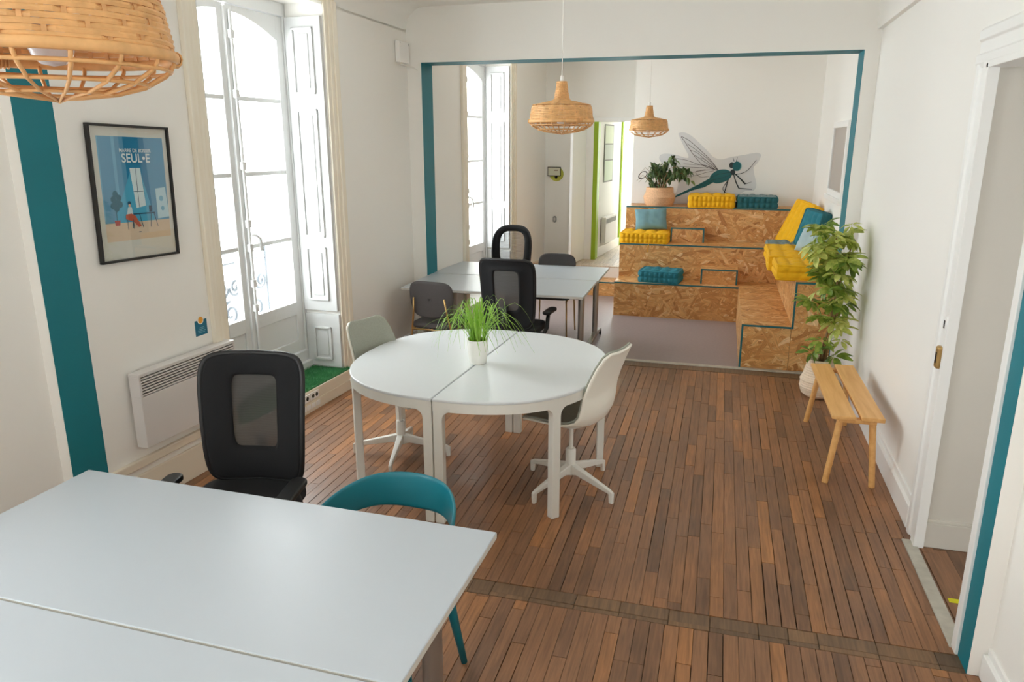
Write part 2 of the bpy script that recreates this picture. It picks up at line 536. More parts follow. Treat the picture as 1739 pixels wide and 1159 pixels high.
for (x, y0, y1) in rows:
    g = random.choice([0.0004, 0.0006, 0.0009, 0.0014, 0.0024])
    ox, oy, w, l = x + g, y0 + 0.0009, PW - 2 * g, y1 - y0 - 0.0018
    dz = random.uniform(-0.0008, 0.0)
    if (x, y0, y1) in parts:
        o = bpy.data.objects.new('plank', unit_me)
        C.objects.link(o)
        o.parent = floor
        o.location = (ox, oy, dz)
        o.scale = (w, l, 1)
    else:
        rest.add([(ox + v[0] * w, oy + v[1] * l, v[2] + dz) for v in unit.v], unit.f)
o = rest.build('plank_field', M['plank'], floor); o['kind'] = 'stuff'
# cross strip where a partition once stood: short blocks set across the planks
x = -3.18; i = 0
while x < 1.10:
    w = random.uniform(0.10, 0.24)
    for (ya, yb) in ((2.937, 2.968), (2.970, 3.053)):
        bb = MB(); bb.box(x + 0.001, min(x + w, 1.10) - 0.001, ya, yb, -0.014, random.uniform(-0.003, 0.0015))
        bb.build('strip_block', M['strip_wood'], floor, bevel=0.002, seg=1)
    x += w
# threshold board, thin strip and the far room's lino
b = MB(); b.box(-3.1, 1.2, 6.862, 7.0, -0.014, 0.004)
b.build('threshold_board', M['strip_wood'], floor, bevel=0.003)
b = MB(); b.box(-2.87, 1.05, 7.002, 7.06, -0.014, 0.012)
b.build('threshold_strip', M['metal_strip'], floor, bevel=0.004)
b = MB(); b.box(-3.2, 1.4, 7.0, 10.5, -0.05, 0.001)
struct(b.build('floor_far_room', M['lino']))
# hall floor behind the doorway: planks again, and a yellow tape line
hall = MB(); hall.box(1.10, 3.4, 1.2, 4.2, -0.06, -0.012)
hf = struct(hall.build('floor_hall', M['gap']))
x = 1.16
while x < 2.2:
    y = 2.4 - random.random() * 0.3
    while y < 4.04:
        l = random.uniform(0.4, 0.8)
        o = bpy.data.objects.new('plank', unit_me); C.objects.link(o); o.parent = hf
        o.location = (x, y + 0.001, -0.001); o.scale = (0.0995, min(l, 4.05 - y) - 0.002, 1)
        y += l
    x += 0.1
b = MB(); b.box(1.15, 1.9, 3.455, 3.49, -0.001, 0.0012)
tag(b.build('floor_tape', M['yellow_tape']), 'yellow tape line on the floor of the hall beyond the doorway', 'tape')
b = MB(); b.box(1.060, 1.125, 3.10, 4.02, -0.014, 0.007)
struct(b.build('trim_door_threshold', M['metal_strip'], bevel=0.004))

# --- left wall, with the window openings cut out
def wall_piece(b, pts, z0, z1): b.prism(pts, z0, z1)
b = MB()
def lseg(s0, s1, z0, z1, face=0.0):
    b.prism([LP(s1, 0.45), LP(s0, 0.45), LP(s0, face), LP(s1, face)], z0, z1)
def with_window(c, s0, s1, face=0.0):
    lseg(s0, c - WIN_H, 0, CEIL, face); lseg(c + WIN_H, s1, 0, CEIL, face)
    lseg(c - WIN_H, c + WIN_H, 3.10, CEIL, face)
    b.prism([LP(c + WIN_H, 0.45), LP(c - WIN_H, 0.45), LP(c - WIN_H, 0.36), LP(c + WIN_H, 0.36)], 0, 0.2)
    b.prism([LP(c + WIN_H, 0.36), LP(c - WIN_H, 0.36), LP(c - WIN_H, face), LP(c + WIN_H, face)], 0, 0.17)
with_window(WIN3_C, -0.45, 2.825, 0.07)
with_window(ADDED_WIN_C, -2.6, -0.45, 0.07)
with_window(WIN_C, 2.825, 5.62, 0.0)
b.prism([(-3.46, 7.34), LP(5.62, 0.45), LP(5.62, 0), (-3.015, 7.07), (-3.015, 7.34)], 0, CEIL)
struct(b.build('wall_left', M['wall']))
# teal painted bands left where the partition was
b = MB(); b.prism([LP(3.04, 0), LP(2.826, 0), LP(2.826, -0.002), LP(3.04, -0.002)], 0.0, CEIL)
struct(b.build('trim_1', M['teal']))
# --- right wall with doorway
b = MB()
b.prism([(1.135, 4.0), (1.30, 4.0), (1.33, 7.34), (1.168, 7.34)], 0, CEIL)
b.box(1.13, 1.30, 3.08, 4.0, 2.42, CEIL)
b.prism([(1.082, 2.935), (1.30, 2.935), (1.30, 3.085), (1.082, 3.085)], 0, CEIL)
b.box(1.15, 1.30, -2.6, 2.94, 0, CEIL)
struct(b.build('wall_right', M['wall']))
b = MB(); b.box(1.080, 1.082, 2.937, 3.055, 0, CEIL)
struct(b.build('trim_2', M['teal']))
# moulded casing round the doorway
b = MB()
prof = [(0, 0), (0.0, 0.022), (0.02, 0.03), (0.055, 0.03), (0.065, 0.018), (0.115, 0.018), (0.125, 0.028), (0.165, 0.028), (0.18, 0.012), (0.185, 0)]
x0 = 1.132
def cas_v(y_in, sgn, z0, z1):
    pts = [(x0 - h, y_in + sgn * d) for d, h in prof]
    if sgn > 0: pts = pts[::-1]
    b.prism(pts, z0, z1)
cas_v(3.965, 1, 0, 2.42)
pts = [(x0 - h, 2.40 + d) for d, h in prof]
vs = [(p[0], 3.07, p[1]) for p in pts] + [(p[0], 4.15, p[1]) for p in pts]
n = len(pts)
b.add(vs, [tuple(range(n)), tuple(reversed(range(n, 2 * n)))] + [(i, i + n, (i + 1) % n + n, (i + 1) % n) for i in range(n)])
b.box(1.068, 1.132, 3.055, 3.11, 0, 2.41)          # near jamb edge beside the teal band
b.box(1.10, 1.150, 3.945, 3.985, 0, 2.41)           # far jamb lining
b.box(1.10, 1.30, 3.10, 3.97, 2.39, 2.42)
door1 = struct(b.build('door_1', M['white'], bevel=0.002, seg=1))
b = MB(); b.box(1.094, 1.134, 3.962, 3.99, 1.165, 1.245); b.build('strike_box', M['white'], door1, bevel=0.003)
b = MB(); b.box(1.0925, 1.1, 3.966, 3.984, 1.185, 1.225); b.build('strike_slot', M['black'], door1)
b = MB(); b.cbox((1.094, 3.985, 1.035), (0.03, 0.045, 0.115)); kp = b.build('keeper', M['brass_plate'], door1, bevel=0.012, seg=3)
b = MB(); b.cbox((1.079, 3.978, 1.035), (0.004, 0.014, 0.055)); b.build('keeper_slot', M['black'], kp)
# plinth boards
def plinth(name, pts_in, pts_out, h=0.15):
    bb = MB()
    (xa, ya), (xb, yb) = pts_in
    (xc, yc), (xd, yd) = pts_out
    bb.prism([(xa, ya), (xc, yc), (xd, yd), (xb, yb)], 0, h * 0.78)
    m = 0.55
    bb.prism([(xa + (xc - xa) * m, ya + (yc - ya) * m), (xc, yc), (xd, yd), (xb + (xd - xb) * m, yb + (yd - yb) * m)], h * 0.78, h)
    return struct(bb.build(name, M['white'], bevel=0.004))
plinth('baseboard_right', ((1.106, 4.16), (1.132, 7.05)), ((1.14, 4.16), (1.166, 7.05)), 0.17)
plinth('baseboard_right_near', ((1.122, -2.5), (1.122, 2.93)), ((1.152, -2.5), (1.152, 2.93)), 0.14)
bb = MB(); bb.prism([LP(4.02, 0), LP(3.05, 0), LP(3.05, -0.022), LP(4.02, -0.022)], 0, 0.20); struct(bb.build('baseboard_left', M['cream_plain'], bevel=0.004))
bb = MB(); bb.prism([LP(4.02, 0), LP(3.05, 0), LP(3.05, -0.03), LP(4.02, -0.03)], 0.245, 0.295); struct(bb.build('trim_3', M['cream_plain'], bevel=0.006))
bb = MB(); bb.prism([(-3.02, 7.06), LP(5.70, 0), LP(5.70, -0.02), (-2.995, 7.06)], 0, 0.16); struct(bb.build('baseboard_left_far', M['white'], bevel=0.004))
# boxed duct along the top of the right wall
b = MB(); b.prism([(1.098, 3.2), (1.2, 3.2), (1.2, 7.06), (1.125, 7.06)], 2.955, CEIL)
struct(b.build('trim_4', M['wall'], bevel=0.004))
# --- header wall with the wide opening
b = MB()
b.box(-3.05, -2.87, Y_HEAD0, Y_HEAD1, 0, CEIL)
b.box(1.05, 1.30, Y_HEAD0, Y_HEAD1, 0, CEIL)
b.box(-2.87, 1.05, Y_HEAD0, Y_HEAD1, 2.805, CEIL)
struct(b.build('wall_header', M['wall']))
b = MB(); b.box(-2.87, -2.867, Y_HEAD0 + .001, Y_HEAD1 - .001, 0, 2.805); struct(b.build('trim_5', M['teal']))
b = MB(); b.box(1.047, 1.05, Y_HEAD0 + .001, Y_HEAD1 - .001, 0, 2.805); struct(b.build('trim_6', M['teal']))
b = MB(); b.box(-2.87, 1.05, Y_HEAD0 + .001, Y_HEAD1 - .001, 2.802, 2.805); struct(b.build('trim_7', M['teal']))
# --- far room
b = MB()
def fseg(s0, s1, z0, z1): b.prism([FP(s1, 0.45), FP(s0, 0.45), FP(s0, 0), FP(s1, 0)], z0, z1)
fseg(7.33, FWIN_C - WIN_H, 0, CEIL); fseg(FWIN_C + WIN_H, 11.3, 0, CEIL)
fseg(FWIN_C - WIN_H, FWIN_C + WIN_H, 3.10, CEIL); fseg(FWIN_C - WIN_H, FWIN_C + WIN_H, 0, 0.17)
struct(b.build('wall_far_left', M['wall']))
b = MB()
b.box(-2.62, -1.835, 11.06, 11.22, 0, CEIL)           # wall with the door
b.box(-1.835, -1.19, 11.06, 11.22, 2.35, CEIL)
b.box(-1.19, -1.05, 10.55, 13.6, 0, CEIL)             # return beside the tall wall
b.box(-1.19, 1.3, 10.36, 10.55, 0, CEIL)              # wall with the dragonfly
struct(b.build('wall_back', M['wall']))
b = MB(); b.box(1.125, 1.3, 7.34, 10.5, 0, CEIL); struct(b.build('wall_far_right', M['wall']))
# room beyond the lime framed doorway
b = MB(); b.prism([(-1.80, 11.22), (-1.66, 12.75), (-1.8, 12.75), (-1.95, 11.22)], 0.3, CEIL); struct(b.build('wall_beyond', M['wall']))
b = MB(); b.box(-4.5, -1.0, 13.6, 13.75, 0.3, 0.9); b.box(-4.5, -1.95, 13.6, 13.75, 0.3, CEIL); b.box(-4.5, -1.0, 13.6, 13.75, 2.75, CEIL)
struct(b.build('wall_beyond_end', M['white']))
b = MB(); b.box(-4.5, -4.35, 11.2, 13.7, 0.3, CEIL); struct(b.build('wall_beyond_side', M['wall']))
b = MB(); b.box(-1.98, -1.12, 13.62, 13.66, 0.9, 0.98); b.box(-1.98, -1.92, 13.62, 13.66, 0.9, 2.75); b.box(-1.58, -1.53, 13.62, 13.66, 0.9, 2.75); b.box(-1.98, -1.12, 13.62, 13.66, 2.68, 2.75)
w4 = struct(b.build('window_4', M['white']))
b = MB(); b.box(-1.92, -1.58, 13.635, 13.64, 0.98, 2.68); b.build('pane', M['glass'], w4)
b = MB(); b.box(-1.53, -1.12, 13.635, 13.64, 0.98, 2.68); b.build('pane', M['glass'], w4)
bb = MB(); bb.prism([(-1.780, 11.23), (-1.638, 12.74), (-1.662, 12.74), (-1.805, 11.23)], 0.36, 0.50); struct(bb.build('baseboard_beyond', M['white'], bevel=0.003))
b = MB()
b.box(-1.84, -1.775, 11.03, 11.24, 0.36, 2.35)
lime = struct(b.build('trim_8', M['lime'], bevel=0.003))
b = MB(); b.prism([(-1.64, 12.70), (-1.625, 12.76), (-1.70, 12.77), (-1.71, 12.71)], 0.36, CEIL); struct(b.build('trim_9', M['lime']))
b = MB(); b.box(-1.95, -1.84, 11.035, 11.06, 0.36, 2.41); b.box(-1.95, -1.19, 11.035, 11.06, 2.35, 2.41); struct(b.build('trim_10', M['white'], bevel=0.004))
# its white door, folded back against the wall
d = struct(thing('door_2', None, None, (-1.965, 11.03, 0.37), R(-97)))
b = MB(); b.box(0, 0.62, -0.02, 0.02, 0, 1.96); b.build('door_leaf', M['white'], d, bevel=0.003)
for zc in (0.25, 1.0, 1.7):
    b = MB(); b.tube([(0, -0.022, zc - .04), (0, -0.022, zc + .04)], 0.008, 8); b.build('hinge', M['metal'], d)
# raised floor beyond, and the low step in front of it
b = MB(); b.box(-2.7, -1.19, 10.46, 13.7, 0.02, 0.345); b.box(-4.5, -1.19, 11.2, 13.7, 0.02, 0.345)
rf = struct(b.build('floor_raised', M['white']))
x = -2.66
while x < -1.2:
    y = 10.458
    while y < 13.6:
        l = random.uniform(0.6, 1.1)
        l = min(l, 13.62 - y)
        bb = MB(); bb.box(x, min(x + .108, -1.195), y, y + l - .002, 0.345, 0.36); bb.build('plank', M['plank_pale'], rf)
        y += l
    x += 0.11
# --- ceiling, back wall, hall
b = MB(); b.box(-3.7, 3.5, -2.7, 13.8, CEIL, CEIL + .1)
struct(b.build('ceiling', M['ceiling']))
b = MB()
pts = [(0, 3.08)] + [(0.20 - 0.20 * math.cos(R(a)), 3.10 + 0.20 * math.sin(R(a))) for a in range(0, 91, 15)] + [(0, CEIL)]
vs = []
for p, h in ((LP(3.05), 0), (LP(5.62), 0), ((-3.015, 7.06), 0)):
    for dd, z in pts: vs.append((p[0] + dd * LN.x, p[1] + dd * LN.y, z))
n = len(pts)
fs = []
for k in range(2):
    for i in range(n): fs.append((k * n + i, k * n + (i + 1) % n, (k + 1) * n + (i + 1) % n, (k + 1) * n + i))
fs += [tuple(range(n)), tuple(reversed(range(2 * n, 3 * n)))]
b.add(vs, fs)
struct(b.build('trim_11', M['ceiling'], smooth=True, angle=35))
b = MB(); b.box(-3.7, -1.30, -2.75, -2.6, 0, CEIL); b.box(-.70, 1.3, -2.75, -2.6, 0, CEIL); b.box(-1.30, -.70, -2.75, -2.6, 0, 0.5); b.box(-1.30, -.70, -2.75, -2.6, 3.0, CEIL)
struct(b.build('wall_behind', M['wall']))
b = MB()
for x in (-1.31, -.75): b.box(x, x + .06, -2.72, -2.66, .5, 3.0)
b.box(-1.30, -.70, -2.72, -2.66, .5, .56); b.box(-1.30, -.70, -2.72, -2.66, 2.94, 3.0); b.box(-1.30, -.70, -2.72, -2.66, 1.9, 1.95)
w8 = struct(b.build('added_window_8', M['white']))  # unseen window added behind the camera for fill daylight
b = MB(); b.box(-1.25, -.75, -2.692, -2.688, .56, 2.94); b.build('pane', M['glass'], w8)
b = MB(); b.box(1.145, 3.4, 3.985, 3.998, 0, 2.5); b.box(3.3, 3.4, 1.2, 1.9, 0, 2.5); b.box(3.3, 3.4, 3.3, 4.0, 0, 2.5); b.box(3.3, 3.4, 1.9, 3.3, 0, 0.8); b.box(3.3, 3.4, 2.63, 3.3, 0.8, 2.5); b.box(1.301, 3.4, 1.2, 1.3, 0, 2.5)
struct(b.build('wall_hall', M['wall_hall']))
b = MB(); b.box(1.301, 3.4, 1.2, 3.98, 2.43, 2.5); struct(b.build('ceiling_hall', M['wall_hall']))
bb = MB(); bb.box(1.152, 3.3, 3.965, 3.986, 0, 0.14); bb.box(1.152, 3.3, 3.972, 3.986, 0.14, 0.155); struct(bb.build('baseboard_hall', M['wall_hall'], bevel=0.003))

# --- windows: tall pairs of casements with an arched head, in a deep reveal lined with folded shutters
def make_window(name, loc, rz):
    t = struct(thing(name, None, None, loc, rz))
    b = MB()
    for sx in (-1, 1):
        b.box(min(sx * .70, sx * .668), max(sx * .70, sx * .668), .33, .41, .17, 3.10)
    b.box(-.70, .70, .33, .41, 3.005, 3.10)
    b.box(-.70, .70, .325, .41, .17, .335)
    b.box(-.70, .70, .29, .35, .17, .245)
    b.build('window_frame', M['white_dimmed'], t, bevel=0.004)
    for sx in (-1, 1):
        leaf = MB()
        def sb(xa, xb, z0, z1, y0=.345, y1=.39):
            leaf.box(min(sx * xa, sx * xb), max(sx * xa, sx * xb), y0, y1, z0, z1)
        sb(.012, .082, .34, 3.0); sb(.582, .665, .34, 3.0)
        sb(.08, .585, .34, .44); sb(.08, .585, .66, .768)
        for z in (1.30, 1.836, 2.375): sb(.08, .585, z - .016, z + .016, .35, .385)
        # arched head
        az = lambda x: 2.955 - 0.135 * ((x - .08) / .505) ** 1.7
        top = [(sx * (.08 + .505 * i / 12), az(.08 + .505 * i / 12)) for i in range(13)]
        poly = top + [(sx * .585, 3.0), (sx * .08, 3.0)]
        if sx < 0: poly = poly[::-1]
        leaf.prism(poly, .345, .39, 'y')
        co = leaf.build('casement', M['white_dimmed'], t, bevel=0.003, seg=1)
        zs = [.768, 1.284], [1.316, 1.82], [1.852, 2.359], [2.391, 2.96]
        for z0, z1 in zs:
            p = MB(); p.box(min(sx * .08, sx * .585), max(sx * .08, sx * .585), .366, .370, z0, z1)
            p.build('pane', M['glass'], co)
        p = MB(); p.box(min(sx * .08, sx * .585), max(sx * .08, sx * .585), .362, .378, .44, .66)
        p.build('lower_panel', M['white_dimmed'], co, bevel=0.002)
        # folded shutter on the reveal, upper leaf and lower panel
        sh = MB()
        def rb(t0, t1, y0, y1, z0, z1, m=None):
            (m or sh).box(min(sx * t0, sx * t1), max(sx * t0, sx * t1), y0, y1, z0, z1)
        rb(.667, .698, .008, .325, .69, 3.0)
        so = sh.build('shutter', M['shutter'], t, bevel=0.003)
        for z0, z1 in ((2.43, 2.92), (1.31, 2.32), (.78, 1.23)):
            m = MB()
            ya, yb = .075, .265
            for (u0, u1, w0, w1) in ((ya, yb, z0, z0 + .018), (ya, yb, z1 - .018, z1), (ya, ya + .018, z0, z1), (yb - .018, yb, z0, z1)):
                rb(.652, .668, u0, u1, w0, w1, m)
            rb(.658, .668, ya + .045, yb - .045, z0 + .045, z1 - .045, m)
            m.build('shutter_panel', M['shutter'], so, bevel=0.004)
        lo = MB()
        rb(.675, .698, .0, .325, .2, .66, lo)
        l2 = lo.build('reveal_panel', M['shutter'], t, bevel=0.003)
        m = MB()
        for (u0, u1, w0, w1) in ((.08, .25, .26, .278), (.08, .25, .532, .55), (.08, .098, .26, .55), (.232, .25, .26, .55)):
            rb(.660, .676, u0, u1, w0, w1, m)
        rb(.670, .676, .115, .215, .30, .51, m)
        m.build('shutter_panel', M['shutter'], l2, bevel=0.003)
        for z in (.5, 1.25, 1.95, 2.7):
            h = MB(); h.tube([(sx * .668, .338, z - .05), (sx * .668, .338, z + .05)], .009, 8); h.build('hinge', M['white_dimmed'], t)
    # espagnolette bolt down the meeting stiles
    e = MB()
    e.box(-.030, .030, .325, .348, .36, 2.98)
    e.tube([(.012, .312, .38), (.012, .312, 2.96)], .011, 10)
    eo = e.build('bolt_rod', M['white_dimmed'], t, bevel=0.003)
    for z in (.42, .84, 1.03, 1.30, 1.48, 1.90, 2.40, 2.80):
        k = MB(); k.cbox((.012, .312, z), (.042, .034, .06)); k.build('bolt_collar', M['white_dimmed'], eo, bevel=0.006)
    k = MB(); k.tube([(.02, .30, 1.40), (.06, .285, 1.39), (.10, .28, 1.36), (.105, .28, 1.27)], [.012, .011, .011, .014], 8); k.build('bolt_handle', M['white_dimmed'], eo, smooth=True)
    # timber casing on the wall face
    c = MB()
    for sx in (-1, 1):
        for (a0, a1, h) in ((.70, .745, .016), (.745, .79, .026), (.79, .85, .036)):
            c.box(min(sx * a0, sx * a1), max(sx * a0, sx * a1), -h, 0, .0 if sx < 0 else .0, 3.12)
    for (z0, z1, h) in ((3.10, 3.13, .016), (3.13, 3.16, .026), (3.16, 3.22, .036)):
        c.box(-.85, .85, -h, 0, z0, z1)
    c.build('casing', M['cream'], t, bevel=0.005)
    return t
def lw_obj(s, dep=0, z=0): p = LP(s, dep); return (p[0], p[1], z)
w1 = make_window('window_1', lw_obj(WIN_C), R(90) - LA)
p = FP(FWIN_C); w2 = make_window('window_2', (p[0], p[1], 0), R(90) - FA)
w3 = make_window('window_3', lw_obj(WIN3_C, 0.07), R(90) - LA)
w7 = make_window('added_window_7', lw_obj(ADDED_WIN_C, 0.07), R(90) - LA)  # added on the unseen near wall to lift the room's daylight
q = LP(WIN_C, 0.47); sky_portal(q[0], q[1], 1.65, -(R(90) + LA), 1.45, 2.95)
q = LP(WIN3_C, 0.47); sky_portal(q[0], q[1], 1.65, -(R(90) + LA), 1.45, 2.95)
q = LP(ADDED_WIN_C, 0.47); sky_portal(q[0], q[1], 1.65, -(R(90) + LA), 1.45, 2.95)
sky_portal(-1.0, -2.8, 1.75, R(0), .62, 2.5)
q = FP(FWIN_C, 0.47); sky_portal(q[0], q[1], 1.65, -(R(90) + FA), 1.45, 2.95)
sky_portal(3.45, 2.6, 1.6, R(90), 1.4, 1.6)
b = MB(); b.box(3.32, 3.37, 1.9, 3.3, .8, .86); b.box(3.32, 3.37, 1.9, 1.96, .8, 2.43); b.box(3.32, 3.37, 3.24, 3.3, .8, 2.43); b.box(3.32, 3.37, 2.57, 2.63, .8, 2.43); b.box(3.32, 3.37, 1.9, 3.3, 2.37, 2.43)
w6 = struct(b.build('added_window_6', M['white']))  # added out of view so that daylight brightens the hall
b = MB(); b.box(3.343, 3.347, 1.96, 3.24, .86, 2.37); b.build('pane', M['glass'], w6)
sky_portal(-1.55, 13.8, 1.82, R(180), 0.9, 1.9)

# sill step of the near window, boxed in, with its sockets
t = struct(thing('trim_12', None, None, lw_obj(WIN_C), R(90) - LA))
b = MB(); b.box(-.86, .80, -.045, .30, 0.0, .172); b.build('sill_box', M['cream_plain'], t, bevel=0.004)
b = MB(); b.box(-.86, .80, -.052, -.045, .0, .085); b.build('sill_board', M['cream_plain'], t, bevel=0.003)
for k in range(5):
    x = .02 + .07 * k
    if k in (0, 1, 3):
        pass
for x0 in (-.02, .11):
    b = MB(); b.box(x0, x0 + .115, -.054, -.045, .095, .155); so = b.build('socket_plate', M['white'], t, bevel=0.003)
    for dx in (.032, .083):
        b = MB(); b.T = Matrix.Translation((x0 + dx, -.0545, .125)) @ Matrix.Rotation(R(90), 4, 'X'); b.lathe([(.017, -.002), (.017, .0005)], 16); b.build('socket', M['dark_slot'], so)
for x0 in (-.02, .045, .11, .175):
    b = MB(); b.box(x0, x0 + .055, -.058, -.052, .03, .07); b.build('blank_plate', M['white'], t, bevel=0.003)
# radiator under/near wall box
# ------------------------------------------------------------------ furniture
def rounded(w, h, r, n=6, cx=0, cy=0):
    pts = []
    for (sx, sy, a) in ((1, -1, -90), (1, 1, 0), (-1, 1, 90), (-1, -1, 180)):
        pts += arc(cx + sx * (w / 2 - r), cy + sy * (h / 2 - r), r, a, a + 90, n)
    return pts
def outline_at(theta, w, h, e):
    """point of a rounded rectangle (superellipse) seen from its centre at angle theta"""
    c, s = math.cos(theta), math.sin(theta)
    return (w / 2 * math.copysign(abs(c) ** (2 / e), c), h / 2 * math.copysign(abs(s) ** (2 / e), s))

# --- flip-top desks: laminate top on two columns with castor feet
def make_desk(W=1.8, D=0.8):
    t = thing('desk', None, 'desk')
    b = MB(); b.box(-W / 2, W / 2, -D / 2, D / 2, .715, .74)
    top = b.build('desktop', M['desk'], t, bevel=0.003)
    b = MB()
    for (x0, x1, y0, y1) in ((-W / 2 - .0008, -W / 2 + .0004, -D / 2 + .004, D / 2 - .004), (W / 2 - .0004, W / 2 + .0008, -D / 2 + .004, D / 2 - .004), (-W / 2 + .004, W / 2 - .004, -D / 2 - .0008, -D / 2 + .0004), (-W / 2 + .004, W / 2 - .004, D / 2 - .0004, D / 2 + .0008)):
        b.box(x0, x1, y0, y1, .7175, .7375)
    b.build('edge_band', M['desk_edge'], top)
    for sx in (-1, 1):
        x = sx * (W / 2 - .085)
        b = MB(); b.prism([(x + .03 * math.cos(2 * PI * k / 24), .044 * math.sin(2 * PI * k / 24)) for k in range(24)], .07, .69)
        b.build('column', M['metal'], t, smooth=True, angle=50)
        b = MB(); b.box(x - .02, x + .02, -.28, .28, .69, .714); b.build('top_bracket', M['metal'], t, bevel=.003)
        b = MB(); b.prism([(-.33, .075), (-.33, .055), (.33, .055), (.33, .075), (.06, .105), (-.06, .105)], x - .025, x + .025, 'x')
        ft = b.build('foot_bar', M['metal'], t, bevel=.006)
        for sy in (-1, 1):
            b = MB(); b.T = Matrix.Translation((x, sy * .315, .030)) @ Matrix.Rotation(R(90), 4, 'Y')
            b.lathe([(.012, -.024), (.029, -.024), (.030, -.006), (.020, -.005), (.020, .005), (.030, .006), (.029, .024), (.012, .024)], 20)
            b.build('castor', M['black'], ft, smooth=True, angle=40)
    b = MB(); b.tube([(-W / 2 + .08, 0, .675), (W / 2 - .08, 0, .675)], .02, 12); b.build('cross_beam', M['metal'], t, smooth=True, angle=40)
    return t
DG = 'white flip-top desks'
desk = make_desk()
def put(o, loc, rz, label, group=None):
    o.location = loc; o.rotation_euler = (0, 0, rz); o['label'] = label
    if group: o['group'] = group
    return o
put(desk, (-1.59, 1.872, 0), R(-1.2), 'white desk in front of the black mesh chair and teal chair, nearer the window', DG)
put(copy_tree(desk), (-1.59, 1.062, 0), R(-1.2), 'white desk at the very bottom left edge, nearest of all desks', DG)
put(copy_tree(desk), (-2.0, 6.80, 0), R(0.5), 'far white desk in the opening, nearer half, with a grey padded chair', DG).scale = (0.968, 1.03, 1)
put(copy_tree(desk), (-2.0, 7.645, 0), R(0.5), 'far white desk in the opening, half nearer the far window', DG).scale = (0.968, 1.03, 1)

# --- two half-round tables pushed together
TC = Vector((-1.392, 4.285))
TROT = R(-2.6)
A_T = 0.775
def t_out(a, r=A_T, e=2.4):
    c, s = math.cos(a), math.sin(a)
    return (r * math.copysign(abs(c) ** (2 / e), c), r * math.copysign(abs(s) ** (2 / e), s))
def half_table(side, label):
    t = thing('half_round_table', label, 'table', (TC.x, TC.y, 0), TROT, 'half-round white tables')
    g = 0.0035
    N = 48
    def half(r):
        pts = []
        for i in range(N + 1):
            a = R(-90 + 180 * i / N)
            x, y = t_out(a, r)
            pts.append((max(x, 0) + g, y))
        if side < 0: pts = [(-x, y) for x, y in pts][::-1]
        return pts
    b = MB(); b.prism(half(A_T), .722, .74); b.build('tabletop', M['round'], t, bevel=.006, seg=3)
    # rim under the top
    o, i = half(A_T - .004), half(A_T - .034)
    n = len(o)
    vs = [(p[0], p[1], .668) for p in o] + [(p[0], p[1], .722) for p in o] + [(p[0], p[1], .722) for p in i] + [(p[0], p[1], .668) for p in i]
    fs = []
    for k in range(n - 1):
        for q in range(4):
            fs.append((q * n + k, q * n + k + 1, ((q + 1) % 4) * n + k + 1, ((q + 1) % 4) * n + k))
    b = MB(); b.add(vs, [tuple(reversed(f)) for f in fs] if side > 0 else [tuple(reversed(f)) for f in fs])
    sgn = side
    b.box(min(sgn * g, sgn * (g + .03)), max(sgn * g, sgn * (g + .03)), -A_T + .01, A_T - .01, .668, .7218)
    b.build('rim', M['round_frame'], t)
    legs = [(sgn * (g + .027), -A_T + .028, 0, 'e'), (sgn * (g + .027), A_T - .115, 180, 'e')]
    for a in (-38, 17):
        x, y = t_out(R(a), A_T - .026)
        nx, ny = math.cos(R(a)), math.sin(R(a))
        ang = math.degrees(math.atan2(ny, nx)) + 90
        legs.append((sgn * x, y, sgn * ang if sgn > 0 else -ang + 180 + 180, 'c'))
    for (x, y, a, kind) in legs:
        w, th, r = .054, .046, .05
        prof = [(-w / 2, 0), (w / 2, 0), (w / 2, .668 - r)] + [(w / 2 + r - r * math.cos(R(q)), .668 - r + r * math.sin(R(q))) for q in (20, 40, 60, 75, 90)]
        left = [(-w / 2 - r + r * math.cos(R(q)), .668 - r + r * math.sin(R(q))) for q in (90, 75, 60, 40, 20)]
        if kind == 'e':
            # seam legs flare to their own side only
            prof = prof[:3] + ([(w / 2, .668)] if True else [])
            flare = prof[:2] + [(w / 2, .668 - r)] + [(w / 2 + r - r * math.cos(R(q)), .668 - r + r * math.sin(R(q))) for q in (20, 40, 60, 75, 90)] + [(w / 2 + r, .69), (-w / 2, .69)]
            poly = flare if sgn > 0 else [(-px, pz) for px, pz in flare][::-1]
            bb = MB(); bb.prism(poly, -th / 2, th / 2, 'y')
            bb.build('leg', M['round_frame'], t, bevel=.004, loc=(x, y, 0))
        else:
            poly = prof + [(w / 2 + r, .69), (-w / 2 - r, .69)] + left + [(-w / 2, .668 - r)]
            bb = MB(); bb.prism(poly, -th / 2, th / 2, 'y')
            bb.build('leg', M['round_frame'], t, bevel=.004, loc=(x, y, 0), rot=(0, 0, R(a)))
    return t
half_table(1, 'right half of the round white table, beside the white-shelled chair')
half_table(-1, 'left half of the round white table, nearer the window')

